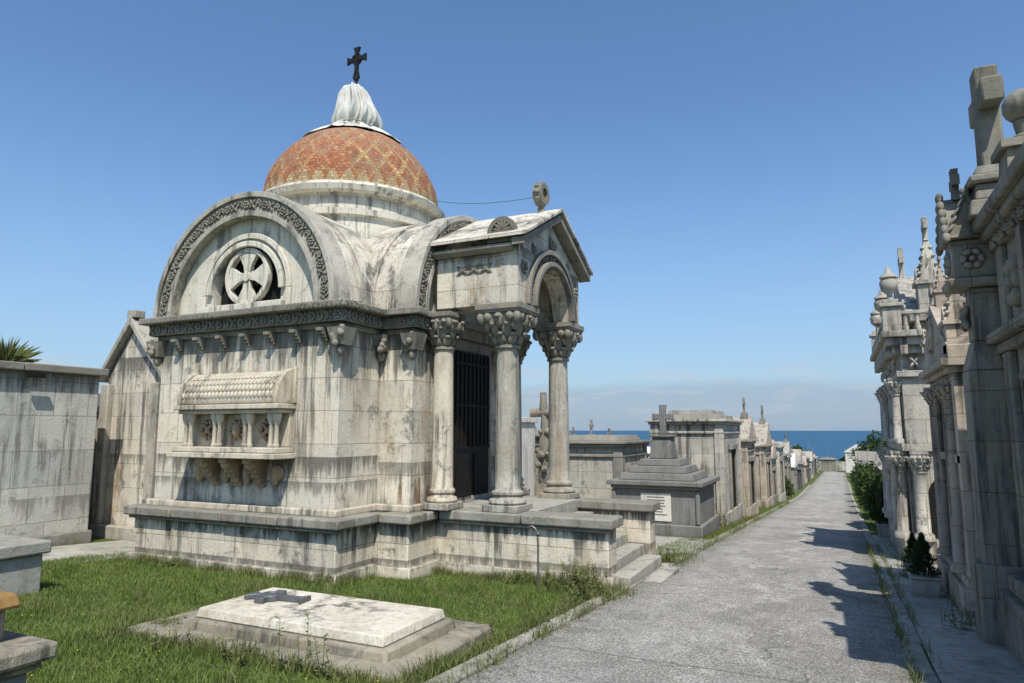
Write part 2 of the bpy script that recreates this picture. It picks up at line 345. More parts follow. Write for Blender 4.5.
def cap(mb,x,y,z0,z1,r=.16,ab=.38):
    H=z1-z0; Z=Vector((0,0,1))
    mb.lathe([(z0,r*1.0),(z0+.02*H,r*1.2),(z0+.08*H,r*1.2),(z0+.1*H,r*1.04),(z0+.4*H,r*1.35),(z0+.62*H,r*1.85),(z0+.72*H,r*2.0)],x,y,20)
    mb.cbox(x,y,ab*.80,ab*.80,z0+.60*H,z0+.80*H,-ab*.06,-ab*.06)
    for tier,(zc,rr,hh,n,w) in enumerate([(.22,r*1.2,.14*H,8,.46),(.42,r*1.5,.17*H,8,.5),(.60,r*1.85,.15*H,12,.38)]):
        for k in range(n):
            a=2*pi*(k+.5*tier)/n; o=Vector((math.cos(a),math.sin(a),0)); tt=Vector((-math.sin(a),math.cos(a),0))
            mb.ell(Vector((x,y,z0+zc*H))+o*rr,tt*r*w,(o*.8-Z*.3)*r*.3,(Z+o*.4)*hh,7,5)
            mb.ell(Vector((x,y,z0+zc*H+hh*.8))+o*(rr+r*.4),tt*r*.28,o*r*.24,Z*r*.2,6,4)
    for sx in(1,-1):
        for sy in(1,-1):
            d=Vector((sx,sy,0)).normalized(); t=Vector((-sy,sx,0)).normalized()
            mb.ell(Vector((x,y,z0+.70*H))+d*ab*1.1,d*.085*r/.16,t*.06*r/.16,Z*.10*r/.16,10,6)
            mb.ell(Vector((x,y,z0+.56*H))+d*ab*.85,d*.06*r/.16,t*.07*r/.16,Z*.10*r/.16,8,5)
    for (nx,ny) in ((1,0),(-1,0),(0,1),(0,-1)):
        for q in (-.5,0,.5): mb.ell((x+nx*ab*.86-ny*q*ab,y+ny*ab*.86+nx*q*ab,z0+.72*H),(abs(nx)*.04+abs(ny)*.07*r/.16,0,0),(0,abs(ny)*.04+abs(nx)*.07*r/.16,0),(0,0,.07*r/.16),7,5)
    mb.cbox(x,y,ab*.92,ab*.92,z0+.81*H,z0+.88*H,-ab*.05,-ab*.05); mb.cbox(x,y,ab,ab,z0+.882*H,z1)
def column(par,x,y,z0,z1,caph=.62,r=.165,base=.26,ab=.38,mat=None,cmat=None):
    mat=mat or M_gran; cmat=cmat or M_carv
    m=MB(); m.cbox(x,y,base,base,z0,z0+.10); mk('column_base_block',m,M_gran,par,bevel=.01)
    m=MB(); m.lathe([(z0+.101,base*.95),(z0+.13,base*1.0),(z0+.17,base*.95),(z0+.19,base*.8),(z0+.22,base*.74),(z0+.25,base*.84),(z0+.28,base*.84),(z0+.30,r*1.1),(z0+.33,r*1.0)]+[(z0+.33+(z1-caph-z0-.33)*i/8,r*(1-.10*(i/8)**1.6)) for i in range(1,9)],x,y,28)
    mk('column_shaft',m,mat,par)
    m=MB(); cap(m,x,y,z1-caph,z1,r*.9,ab); mk('column_capital',m,cmat,par,ang=60)
# ================================================================== MAUSOLEUM
CX,CY=-8.2,10.35
FX=-8.28
DX=-8.40
PT=.41; CT=3.41; HW=1.85
ma=empty('domed_mausoleum',(CX,CY,-.58))
m=MB()
m.box(-10.22,-6.18,7.48,8.4,-1.0,PT-.14); m.box(-11.1,-5.6,8.34,12.4,-1.02,PT-.142); m.box(-10.22,-6.18,12.3,13.2,-1.0,PT-.14)
m.box(-5.65,-2.88,9.06,9.42,-1.0,PT-.141); m.box(-5.65,-2.88,11.28,11.64,-1.0,PT-.141)
m.box(-10.3,-6.1,7.40,8.3,-1.0,-.30); m.box(-5.70,-2.82,9.0,9.3,-1.0,-.34); m.box(-11.2,-5.52,8.26,12.45,-1.01,-.32)
mk('plinth',m,M_plinth,ma,bevel=.015)
m=MB()
m.box(-10.3,-6.12,7.42,8.5,PT-.138,PT-.012); m.box(-11.2,-5.56,8.30,12.5,PT-.1385,PT-.016)
m.slabs('x',-10.34,-6.06,7.36,7.75,PT-.139,PT,1.05); m.slabs('y',7.76,8.30,-6.5,-6.06,PT-.1393,PT,.6)
m.slabs('x',-6.05,-5.5,8.24,8.7,PT-.1386,PT-.003,.6); m.slabs('y',8.71,9.0,-5.9,-5.5,PT-.1388,PT-.002,.5)
m.slabs('x',-5.49,-2.80,8.97,9.51,PT-.1372,PT+.003,1.3); m.slabs('x',-5.6,-2.80,11.19,11.73,PT-.1372,PT+.003,1.3)
m.box(-10.29,-6.11,7.41,7.5,PT-.19,PT-.1395); m.box(-5.5,-2.84,9.01,9.1,PT-.19,PT-.1395)
mk('plinth_coping',m,M_cope,ma,bevel=.026)
m=MB()
m.box(-5.6,-4.1,9.45,11.25,-1,PT+.02)
for i in range(6):
    z=PT-.02-(i+1)*.158; m.box(-5.0,-4.1+.28*(i+1),9.43,11.27,-1.2,z)
m.box(-4.2,-2.62,9.2,11.5,-1.3,-.56)
mk('entrance_steps',m,M_conc,ma,bevel=.015)
m=MB()
m.box(-10.05,-6.35,7.65,9.0,PT-.02,CT-.28)
m.box(-10.05,-6.35,11.5,13.05,PT-.02,CT-.28)
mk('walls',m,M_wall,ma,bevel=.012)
m=MB(); m.box(CX-HW-.6,-5.75,8.6,12.1,PT-.021,CT-.281); mk('side_arm_walls',m,M_swall,ma,bevel=.012)
m=MB()
m.box(-10.12,-6.28,7.58,9,PT-.01,PT+.10); m.box(-10.9,-5.68,8.53,12.2,PT-.012,PT+.098)
mk('wall_base_moulding',m,M_relst,ma,bevel=.02)
m=MB(); m.box(-5.76,-5.70,9.62,11.08,PT,3.05); mk('door_frame',m,M_cope,ma,bevel=.01)
m=MB(); m.box(-5.70,-5.685,9.74,10.96,PT+.03,2.93); mk('door_leaf',m,M_door,ma)
m=MB()
for i in range(9): m.box(-5.684,-5.66,9.78+i*.142,9.80+i*.142,PT+.9,2.9)
for z in (PT+.9,PT+1.6,PT+2.3): m.box(-5.684,-5.655,9.75,10.95,z-.02,z+.02)
m.box(-5.684,-5.66,9.8,10.3,PT+.1,PT+.8); m.box(-5.684,-5.66,10.4,10.9,PT+.1,PT+.8)
mk('door_grille',m,M_iron,ma)
def cornice(x0,x1,y0,y1,dz,A,B):
    A.box(x0-.06,x1+.06,y0-.06,y1+.06,CT-.36+dz,CT-.28+dz)
    B.box(x0-.15,x1+.15,y0-.15,y1+.15,CT-.2795+dz,CT-.10+dz)
    A.box(x0-.22,x1+.22,y0-.22,y1+.22,CT-.0995+dz,CT-.010+dz)
A=MB();B=MB()
cornice(-10.05,-6.35,7.65,9.2,0,A,B); cornice(CX-HW-.6,-5.75,8.6,12.1,-.004,A,B); cornice(-10.05,-6.35,11.5,13.05,0,A,B)
A.slabs('x',-10.32,-6.08,7.38,7.68,CT-.0996,CT,.85,.005); A.slabs('y',7.69,8.40,-6.35,-6.08,CT-.0998,CT,.8,.005); A.slabs('x',-6.07,-5.48,8.33,8.6,CT-.1035,CT-.003,.6,.004)
mk('cornice_mouldings',A,M_cope,ma,bevel=.014); 
z=CT-.19
orn_line(B,(-10.2,7.49,z),(-6.2,7.49,z),(0,-1,0),.15); orn_line(B,(-6.19,7.5,z),(-6.19,8.45,z),(1,0,0),.15)
orn_line(B,(-6.1,8.44,z),(-5.6,8.44,z),(0,-1,0),.15); orn_line(B,(-5.59,8.45,z),(-5.59,9.0,z),(1,0,0),.15)
orn_line(B,(-10.3,7.385,CT-.05),(-6.1,7.385,CT-.05),(0,-1,0),.08); orn_line(B,(-6.08,7.4,CT-.05),(-6.08,8.3,CT-.05),(1,0,0),.08)
mk('cornice_carving',B,M_carv,ma,ang=60)
m=MB()
def corbel(x,y,s=1):
    for k in range(4):
        o=.17-.04*k
        m.box(x-.05*s,x+.05*s,y-o,y+.02,CT-.36-.045*(k+1)-.002,CT-.36-.045*k-.002)
for i in range(7): corbel(-9.6+i*.5,7.64)
for x,y in ((-6.3,7.62),(-10.08,7.62),(-6.3,8.57),(-5.72,8.57)):
    m.cbox(x,y,.10,.10,CT-.62,CT-.37,-.05,-.05); 
    for k in range(7): m.ell((x+R.uniform(-.10,.10),y-.10+R.uniform(-.05,.03),CT-.60+.035*k),(.06,0,0),(0,.05,0),(0,0,.06),7,5)
    m.ell((x,y-.02,CT-.68),(.07,0,0),(0,.07,0),(0,0,.10),8,6)
mk('corbels',m,M_carv,ma,ang=60)
# vaults
m=MB()
arc=lambda r,n=40,c=0,z0=CT:[(c+r*math.cos(pi*i/n),z0+r*math.sin(pi*i/n)) for i in range(n+1)]
m.prism(arc(1.82,40,FX,CT+.004),FRONT,7.9,12.6)
m.prism(arc(1.82,40,CY,CT+.003),SIDE,CX-2.3,-5.95)
m.ring(FRONT,FX,CT+.0045,1.75,1.855,0,pi,8.30,8.9,40); m.ring(SIDE,CY,CT+.0035,1.75,1.855,0,pi,-6.95,-6.45,40)
mk('barrel_vaults',m,M_vault,ma)
m=MB()
for (M,c,d0,d1) in ((FRONT,FX,7.52,7.90),(SIDE,CY,-5.98,-5.62)):
    m.ring(M,c,CT+.006,1.58,1.83,0,pi,d0+.04 if M is FRONT else d0,d1 if M is FRONT else d1-.03,48)
    m.ring(M,c,CT+.007,1.80,1.89,0,pi,d0,d1+.0,48)
    m.ring(M,c,CT+.007,1.50,1.585,0,pi,(d0+.02),(d1-.02),48)
mk('archivolt_mouldings',m,M_arch,ma,bevel=.008)
m=MB()
for i in range(40):
    a=pi*(i+.5)/40
    orn(m,(FX+1.695*math.cos(a),7.555,CT+1.695*math.sin(a)),(-math.sin(a),0,math.cos(a)),(0,-1,0),.17,i)
    orn(m,(-5.645,CY+1.695*math.cos(a),CT+1.695*math.sin(a)),(0,-math.sin(a),math.cos(a)),(1,0,0),.17,i)
mk('archivolt_carving',m,M_carv,ma,ang=60)
zc=3.74; ro=.72
poly=[(FX+1.54,CT+.004)]+arc(1.54,40,FX,CT+.008)[1:-1]+[(FX-1.54,CT+.004),(FX-ro,CT+.004),(FX-ro,zc)]+[(FX-ro*math.cos(pi*i/24),zc+ro*math.sin(pi*i/24)) for i in range(1,24)]+[(FX+ro,zc),(FX+ro,CT+.004)]
m=MB(); m.prism(poly,FRONT,7.70,7.86)
m.prism(arc(1.54,40,CY,CT+.008),SIDE,-5.95,-5.8)
mk('tympanum',m,M_light,ma)
m=MB(); m.ring(FRONT,FX,zc,ro+.001,ro+.09,0,pi,7.63,7.72,32); m.ring(FRONT,FX,zc,ro+.13,ro+.22,0,pi,7.655,7.715,32)
m.box(FX-ro-.22,FX-ro-.13,7.655,7.715,CT+.004,zc);m.box(FX+ro+.13,FX+ro+.22,7.655,7.715,CT+.004,zc)
m.box(FX-ro-.09,FX+ro+.09,7.60,7.85,CT+.006,CT+.14)
mk('lunette_moulding',m,M_light,ma,bevel=.01)
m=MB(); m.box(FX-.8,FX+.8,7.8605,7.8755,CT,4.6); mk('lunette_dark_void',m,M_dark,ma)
m=MB(); wc=3.99
m.ring(FRONT,FX,wc,.39,.46,0,2*pi,7.68,7.78,40)
for k in range(4):
    a=k*pi/2; c,s=math.cos(a),math.sin(a)
    pts=[(.03,.05),(.18,.085),(.395,.215),(.395,-.215),(.18,-.085),(.03,-.05)]
    m.prism([(FX+x*c-y*s,wc+x*s+y*c) for x,y in pts],FRONT,7.69+.002*k,7.77-.002*k)
m.ring(FRONT,FX,wc,.001,.08,0,2*pi,7.675,7.785,16)
mk('lunette_wheel_cross',m,M_light,ma,bevel=.006)
ZD=5.86
m=MB()
m.lathe([(4.1,1.66),(5.22,1.66),(5.26,1.73),(5.36,1.74),(5.38,1.65),(5.60,1.65),(5.63,1.70),(5.68,1.79),(5.77,1.82),(5.79,1.76),(5.85,1.73),(5.88,1.64)],DX,CY,72)
mk('drum',m,M_light,ma)
seg,rg=96,28; RD,HD=1.67,1.55
me=bpy.data.meshes.new('dome'); vs=[];fs=[];uvl=[]
for j in range(rg+1):
    t=(pi/2)*j/rg*.99
    for i in range(seg+1):
        a=2*pi*i/seg; wob=1+.014*MN.noise(Vector((math.cos(a)*2.5,math.sin(a)*2.5,t*2.5)))
        vs.append((DX+RD*math.cos(t)*math.cos(a)*wob,CY+RD*math.cos(t)*math.sin(a)*wob,ZD+HD*math.sin(t)))
for j in range(rg):
    for i in range(seg):
        a=j*(seg+1)+i; fs.append((a,a+1,a+seg+2,a+seg+1)); uvl+=[(i/seg,j/rg),((i+1)/seg,j/rg),((i+1)/seg,(j+1)/rg),(i/seg,(j+1)/rg)]
me.from_pydata(vs,[],fs); ul=me.uv_layers.new(name='UVMap'); ul.data.foreach_set('uv',[c for q in uvl for c in q])
me.polygons.foreach_set('use_smooth',[True]*len(me.polygons)); me.materials.append(M_dome)
o=bpy.data.objects.new('dome',me); S.collection.objects.link(o); o.parent=ma; o.matrix_parent_inverse=Matrix.Translation(-ma.location)
# tarp: cloth draped over the finial with long vertical folds, gathered by a rope, hem hanging on the dome
seg=260; rows=[]
def flap(a):
    s=0
    for (c,w,l) in ((.05,.38,.40),(-.62,.25,.22),(-1.25,.3,.10),(-2.05,.28,.26),(-2.85,.3,.40),(1.2,.3,.3),(2.2,.3,.35)):
        d=(a-c+pi)%(2*pi)-pi; s=max(s,l*max(0,1-abs(d)/w/1.3))
    return .78+s+.05*MN.noise(Vector((math.cos(a)*5,math.sin(a)*5,0)))
prof=[(8.46,.03),(8.455,.10),(8.43,.155),(8.37,.19),(8.28,.215),(8.18,.235),(8.08,.265),(7.99,.30),(7.90,.34),(7.81,.37),(7.72,.385),(7.64,.38),(7.57,.36),(7.51,.35),(7.47,.39)]
def fold(a,z):
    v=Vector((math.cos(a),math.sin(a),0))
    sl=a+.28*math.sin(z*2.1)+.30*MN.noise(Vector((v.x*1.2,v.y*1.2,z*1.0)))
    sharp=lambda x:(1-abs(math.sin(x)))**1.6
    amp=.6+.5*MN.noise(Vector((v.x*2,v.y*2,z*.6+5)))
    f=sharp(4.5*sl)*1.0*amp+sharp(7.5*sl+1.3)*.55*(1.1-amp*.5)+sharp(13*sl+.4)*.18
    c=MN.noise(Vector((v.x*1.8,v.y*1.8,z*1.6)))*.8+MN.noise(Vector((v.x*5,v.y*5,z*2.2)))*.22
    return f-.4+c
for j,(z,r) in enumerate(prof):
    row=[]
    for i in range(seg):
        a=2*pi*i/seg; am=min(1,.25+j/7)
        rr=max(.02,r*(1+.16*am)+.105*am*fold(a,z))
        lx=.045*math.sin(z*5); zz=z+(.035*MN.noise(Vector((math.cos(a)*3,math.sin(a)*3,9))) if j else 0)
        row.append((DX+rr*math.cos(a)*1.03+lx,CY+rr*math.sin(a),zz))
    rows.append(row)
for k in range(1,13):
    row=[]
    for i in range(seg):
        a=2*pi*i/seg; re=flap(a); r=.43+(re-.43)*k/12
        z=ZD+HD*math.sqrt(max(0,1-(r/RD)**2))+.028+(.13*(1-abs(math.sin(5.5*a+1+.6*math.sin(3*a))))**1.5+.05*(1-abs(math.sin(11*a)))**2)*(1-k/15)+.01
        row.append((DX+r*math.cos(a),CY+r*math.sin(a),z))
    rows.append(row)
vs=[];fs=[]
for row in rows: vs+=row
for j in range(len(rows)-1):
    for i in range(seg):
        k=(i+1)%seg; fs.append((j*seg+i,(j+1)*seg+i,(j+1)*seg+k,j*seg+k))
fs.append(tuple(range(seg)))
m=MB(); m.add(vs,fs); o=mk('tarpaulin_cover',m,M_tarp,ma,recalc=False,ang=70); sm=o.modifiers.new('t','SOLIDIFY'); sm.thickness=.006
m=MB(); 
m.tube([(DX+.46*math.cos(2*pi*i/24),CY+.46*math.sin(2*pi*i/24),7.52+.02*math.sin(i)) for i in range(25)],.012,5)
mk('tarpaulin_rope',m,M_conc,ma)
m=MB()
def fcross(m,cx,cy,z0,h,w,t,d,M=FRONT,cz=.64,fl=1.9):
    c=cx if M is FRONT else cy; dd=cy if M is FRONT else cx; zc=z0+h*cz
    for (L,a) in ((h*(1-cz),pi/2),(h*cz,-pi/2),(w/2,0),(w/2,pi)):
        ca,sa=math.cos(a),math.sin(a); q=d*(1 if abs(sa)>.5 else .93)
        pts=[(0,t/2),(L*.6,t/2),(L,t/2*fl),(L,-t/2*fl),(L*.6,-t/2),(0,-t/2)]
        m.prism([(c+x*ca-y*sa,zc+x*sa+y*ca) for x,y in pts],M,dd-q/2,dd+q/2)
m.tube([(DX,CY,8.35),(DX,CY,8.70)],.03,8); m.sph((DX,CY,8.60),.05)
fcross(m,DX,CY,8.62,.66,.46,.075,.05,FRONT,.62,2.1); m.ring(FRONT,DX,8.62+.66*.62,.10,.125,0,2*pi,CY-.018,CY+.018,20)
mk('dome_cross',m,M_iron,ma)
# sarcophagus relief
m=MB(); sx0,sx1=-9.20,-7.16
prof=[(7.66,1.98),(7.34,1.98),(7.32,2.06),(7.35,2.2),(7.42,2.33),(7.51,2.42),(7.60,2.46),(7.66,2.47)]
m.prism(prof,SIDE,sx0+.08,sx1-.08)
for a,b in ((sx0,sx0+.085),(sx1-.085,sx1)):
    m.prism([(7.655,1.975)]+[(y-.03,z+(.03 if z>2 else -.005)) for y,z in prof[1:]],SIDE,a,b)
m.box(sx0-.04,sx1+.04,7.28,7.66,1.90,1.975); m.box(sx0,sx1,7.34,7.66,1.84,1.899)
m.box(sx0-.02,sx1+.02,7.28,7.66,1.27,1.35); m.box(sx0-.06,sx1+.06,7.22,7.66,1.19,1.269)
m.box(sx0,sx1,7.57,7.66,1.351,1.839)
m.box(sx0-.05,sx0+.02,7.6,7.66,1.98,2.52); m.box(sx1-.02,sx1+.05,7.6,7.66,1.98,2.52)
mk('sarcophagus_relief',m,M_relst,ma,bevel=.012)
m=MB()
rowsp=[(7.325,2.12,(-.97,.2)),(7.35,2.22,(-.93,.36)),(7.40,2.31,(-.8,.6)),(7.47,2.39,(-.62,.78)),(7.56,2.44,(-.35,.93))]
for j,(y,zz,(ny,nz)) in enumerate(rowsp):
    n=Vector((0,ny,nz)); t=Vector((0,nz,-ny))
    for i in range(24):
        x=sx0+.12+(i+.5*(j%2))*.078
        if x<sx1-.1: m.ell((x,y,zz),(.038,0,0),t*.058,n*.020,8,4)
mk('sarcophagus_scales',m,M_relst,ma,ang=70)
m=MB(); 
cols=[sx0+.10+ i*(sx1-sx0-.2)/3 for i in range(4)]
for x in cols:
    for dx in (0,.10 if x<sx1-.3 else -.10):
        m.lathe([(1.352,.048),(1.385,.052),(1.40,.036),(1.68,.032),(1.70,.045),(1.77,.065),(1.80,.068),(1.838,.068)],x+dx,7.43,12)
mk('sarcophagus_colonnettes',m,M_relst,ma)
m=MB()
for k in range(3):
    xa,xb=cols[k]+.14,cols[k+1]-.06; xm=(xa+xb)/2
    for a in range(10):
        t=2*pi*a/10; r=.12
        m.ell((xm+r*1.2*math.cos(t),7.55,1.60+r*math.sin(t)),(.055*math.cos(t+.5),0,.055*math.sin(t+.5)),(-.03*math.sin(t+.5),0,.03*math.cos(t+.5)),(0,-.045,0),7,4)
    if k==1: m.ell((xm,7.54,1.60),(.08,0,0),(0,-.09,0),(0,0,.12),10,7)
    else:
        for q in (pi/4,-pi/4): m.ell((xm,7.54,1.60),(.16*math.cos(q),0,.16*math.sin(q)),(-.03*math.sin(q),0,.03*math.cos(q)),(0,-.05,0),8,5)
for x in (sx0+.55,(sx0+sx1)/2,sx1-.55):
    for k in range(6):
        o=.36-.065*k; m.box(x-.075,x+.075,7.655-o*.95,7.66,1.188-.07*(k+1),1.187-.07*k)
    m.ell((x,7.40,1.10),(.09,0,0),(0,.08,0),(0,0,.08),10,7)
for x in (sx0+.80,sx1-.80,sx0+.25,sx1-.25):
    m.ell((x,7.63,.98),(.14,0,0),(0,.06,0),(0,0,.12),10,7); m.ell((x,7.60,.95),(.07,0,0),(0,.07,0),(0,0,.15),10,7)
mk('sarcophagus_carving',m,M_relief,ma,ang=60,bevel=0)
# porch
for y in (9.3,11.38): column(ma,-4.5,y,PT+.005,3.47,.66,.185,.285,.37)
for y in (9.08,11.6): column(ma,-5.5,y,PT+.01,3.40,.58,.165,.24,.25,M_relst)
m=MB(); px0,px1=-5.62,-4.16; y0,y1=9.0,11.70; zb,ze,za=3.473,4.38,5.08
for ya,yb in ((9.04,9.42),(11.28,11.66)): m.box(px0,px1-.05,ya,yb,zb,ze-.02)
arcc=[(CY+.78*math.cos(pi*i/24),zb+.02+.78*math.sin(pi*i/24)) for i in range(25)]
poly=[(y0+.03,zb+.001),(y0+.03,ze),(CY,za-.05),(y1-.03,ze),(y1-.03,zb+.001)]+[(CY+.78,zb+.001)]+arcc+[(CY-.78,zb+.001)]
m.prism(poly,SIDE,-4.5,-4.2)
mk('porch_walls',m,M_swall,ma,bevel=.01)
m=MB()
m.ring(SIDE,CY,zb+.02,.785,.86,0,pi,-4.25,-4.10,36); m.ring(SIDE,CY,zb+.02,.98,1.06,0,pi,-4.22,-4.13,36)
for sg in (-1,1):
    f=lambda t,o:(CY+sg*(1.47*(1-t)),ze-.04+(za-ze+.02)*t+o)
    m.prism([f(0,-.02),f(0,.10),f(1,.12),f(1,-.0)],SIDE,-4.24,-4.02)
    m.prism([(CY+sg*1.36,ze-.12),(CY+sg*1.46,ze-.06),(CY+sg*1.46,ze-.01),(CY+sg*1.36,ze-.01)],SIDE,px0,-4.25)
mk('porch_mouldings',m,M_cope,ma,bevel=.008)
m=MB()
for sg in (-1,1):
    f=lambda t,o:(CY+sg*(1.52*(1-t)),ze-.04+(za-ze+.06)*t+o)
    for xa,xb in ((px0-.1,-5.20),(-5.192,-4.60),(-4.592,-3.98)):
        dz=R.uniform(-.004,.004); m.prism([f(0,.101),f(0,.16+dz),f(1,.18+dz),f(1,.121)],SIDE,xa,xb)
mk('porch_roof',m,M_vault,ma,bevel=.01)
m=MB()
for i in range(18):
    a=pi*(i+.5)/18; orn(m,(-4.19,CY+.92*math.cos(a),zb+.02+.92*math.sin(a)),(0,-math.sin(a),math.cos(a)),(1,0,0),.18,i)
for dx in (-.2,.0,.2):
    for sg in (1,-1): m.ell((-4.95+dx,9.035,4.05),(.14*.8,0,.08*sg),(-.02*sg,0,.03),(0,-.02,0),8,4)
for sg in (-1,1): orn(m,(-4.19,CY+sg*1.12,4.05),(0,1,0),(1,0,0),.26,1); orn(m,(-4.19,CY+sg*.75,4.45),(0,1,0),(1,0,0),.2,2)
orn(m,(-4.19,CY,4.68),(0,1,0),(1,0,0),.26,1); orn(m,(-4.19,CY+.1,4.7),(0,1,0),(1,0,0),.22,2)
for yy in (9.02,11.7):
    for k in range(7):
        a=pi*(k+.5)/7; m.ell((-4.45+.08*math.cos(a),yy,4.58+.10*math.sin(a)),(.12*math.cos(a),0,.15*math.sin(a)),(-.04*math.sin(a),0,.04*math.cos(a)),(0,.06,0),7,5)
    m.ring(FRONT,-4.45,4.57,.17,.24,0,pi,yy-.05,yy+.05,16)
    m.cbox(-4.45,yy,.22,.09,4.40,4.58)
m.cbox(-4.38,CY,.14,.14,5.04,5.18,.03,.03); m.lathe([(5.18,.09),(5.22,.12),(5.27,.06),(5.36,.055),(5.40,.08)],-4.38,CY,14)
m.ring(SIDE,CY,5.58,.10,.19,0,2*pi,-4.46,-4.30,24); m.ring(SIDE,CY,5.58,.005,.115,0,2*pi,-4.42,-4.34,24)
for k in range(10):
    a=pi*k/5; m.ell((-4.38,CY+.18*math.cos(a),5.58+.18*math.sin(a)),(.07,0,0),(0,.045,0),(0,0,.045),7,5)
mk('porch_carving',m,M_carv,ma,ang=60)
m=MB(); m.tube([(-6.75+(2.34)*t,9.9+.45*t,5.75-.2*t-.12*math.sin(pi*t)) for t in [i/14 for i in range(15)]],.0055,5); mk('cable',m,M_wire,ma)
# ================================================================== grave slab
gs=empty('grave_slab',(-4.5,5.1,gz(5.1)))
m=MB(); zg=gz(5.1)
m.slabs('x',-6.0,-3.0,4.35,4.75,-.6,zg+.10,1.0,.008); m.slabs('x',-6.0,-3.0,5.5,5.9,-.6,zg+.10,1.0,.004); m.box(-5.99,-5.4,4.76,5.49,-.6,zg+.095); m.box(-3.5,-3.01,4.76,5.49,-.6,zg+.095)
mk('lower_base',m,M_sbase,gs,bevel=.03)
m=MB(); m.box(-5.55,-3.2,4.52,5.72,-.5,zg+.19,.07,.07); mk('upper_base',m,M_sbase,gs,bevel=.025)
m=MB(); m.box(-5.42,-3.33,4.64,5.60,zg+.191,zg+.275,.02,.02); mk('slab',m,M_slab,gs,bevel=.012)
m=MB(); zt=zg+.277
def flat(m,cx,cy,L,ang,z0,z1,cw=.07,W=.36):
    ca,sa=math.cos(ang),math.sin(ang)
    for pts,dz in (([(-L/2,-cw*1.5),(-L*.38,-cw/2),(L*.4,-cw/2),(L/2,-cw*1.3),(L/2,cw*1.3),(L*.4,cw/2),(-L*.38,cw/2),(-L/2,cw*1.5)],0),([(-L*.22,-W/2),(-L*.05,-W/2),(-L*.09,0),(-L*.05,W/2),(-L*.22,W/2),(-L*.18,0)],.004)):
        m.prism([(cx+x*ca-y*sa,cy+x*sa+y*ca) for x,y in pts],lambda u,w,d:(u,w,d),z0,z1+dz)
flat(m,-4.95,5.18,.62,.12,zt,zt+.045); m.ring(lambda u,w,d:(u,w,d),-5.02,5.17,.07,.11,0,2*pi,zt,zt+.055,16)
mk('metal_cross',m,M_lead,gs,bevel=.006)
t=empty('low_box_tomb',(-9.5,4.2,gz(4.2)))
m=MB(); m.box(-10.6,-8.6,3.1,5.15,-.7,.15); mk('body',m,M_conc,t,bevel=.02)
m=MB(); m.box(-10.66,-8.54,3.04,5.21,.151,.30); mk('lid',m,M_conc,t,bevel=.025)
t=empty('pedestal_grave',(-4.9,2.1,gz(2.1)))
m=MB(); m.box(-6.0,-4.22,1.4,2.5,-.5,.25); mk('body',m,M_dgran,t,bevel=.02)
m=MB(); m.box(-6.1,-4.12,1.3,2.6,.30,.40); m.box(-6.05,-4.17,1.35,2.55,.251,.299);m.box(-5.6,-4.38,1.7,2.45,.401,.585);mk('coping',m,M_sbase,t,bevel=.03)
m=MB(); m.box(-5.65,-4.31,1.62,2.50,.586,.67,.03,.03); mk('brown_stone_cap',m,M_brown,t,bevel=.02)
t=empty('burial_niche_wall',(-14,6,gz(6)))
m=MB(); m.box(-16,-12.75,1.0,8.4,-.9,2.62); mk('body',m,M_niche,t,bevel=.01)
m=MB(); m.slabs('y',.9,8.5,-16.1,-12.62,2.621,2.76,1.5,.008); m.box(-16.0,-12.70,.95,8.45,-.9,-.25); mk('coping',m,M_cope,t,bevel=.02)
m=MB(); m.box(-12.62,-12.56,7.0,7.3,2.50,2.58); mk('lamp_bracket',m,M_iron,t)
def blades(name,P,hmin,hmax,w,mat,lean=.5,seed=1):
    rs=np.random.RandomState(seed); n=len(P); P=np.asarray(P,float)
    a=rs.uniform(0,2*pi,n); h=rs.uniform(hmin,hmax,n); ld=rs.uniform(0,2*pi,n); lm=rs.uniform(.1,lean,n)*h
    dx=np.cos(a)*w/2; dy=np.sin(a)*w/2
    h*=.6+.8*(.5+.5*np.sin(P[:,0]*3.1+np.sin(P[:,1]*2.2)*2)*np.cos(P[:,1]*4.7+P[:,0]))
    V=np.zeros((n,5,3)); 
    V[:,0]=P-np.stack([dx,dy,0*dx],1); V[:,1]=P+np.stack([dx,dy,0*dx],1)
    mid=P+np.stack([np.cos(ld)*lm*.35,np.sin(ld)*lm*.35,h*.6],1)
    V[:,2]=mid+np.stack([dx,dy,0*dx],1)*.75; V[:,3]=mid-np.stack([dx,dy,0*dx],1)*.75
    V[:,4]=P+np.stack([np.cos(ld)*lm,np.sin(ld)*lm,h],1)
    me=bpy.data.meshes.new(name); me.vertices.add(n*5); me.vertices.foreach_set('co',V.ravel())
    base=(np.arange(n)*5)[:,None]; loops=np.concatenate([base+np.array([0,1,2,3]),base+np.array([3,2,4])],1).ravel()
    me.loops.add(n*7); me.loops.foreach_set('vertex_index',loops.astype(np.int32))
    ls=np.stack([np.arange(n)*7,np.arange(n)*7+4],1).ravel(); me.polygons.add(n*2); me.polygons.foreach_set('loop_start',ls.astype(np.int32))
    me.update(calc_edges=True); me.validate(); me.materials.append(mat)
    o=bpy.data.objects.new(name,me); S.collection.objects.link(o); return o
ex=[(-10.35,-6.05,7.35,14),(-11.2,-5.5,8.22,14),(-5.7,-2.78,8.95,11.8),(-5.98,-3.02,4.37,5.88),(-10.66,-8.54,3,5.2),(-6.1,-4.12,1.3,2.6),(-20,-10.9,5.6,9.5)]
rs=np.random.RandomState(3)
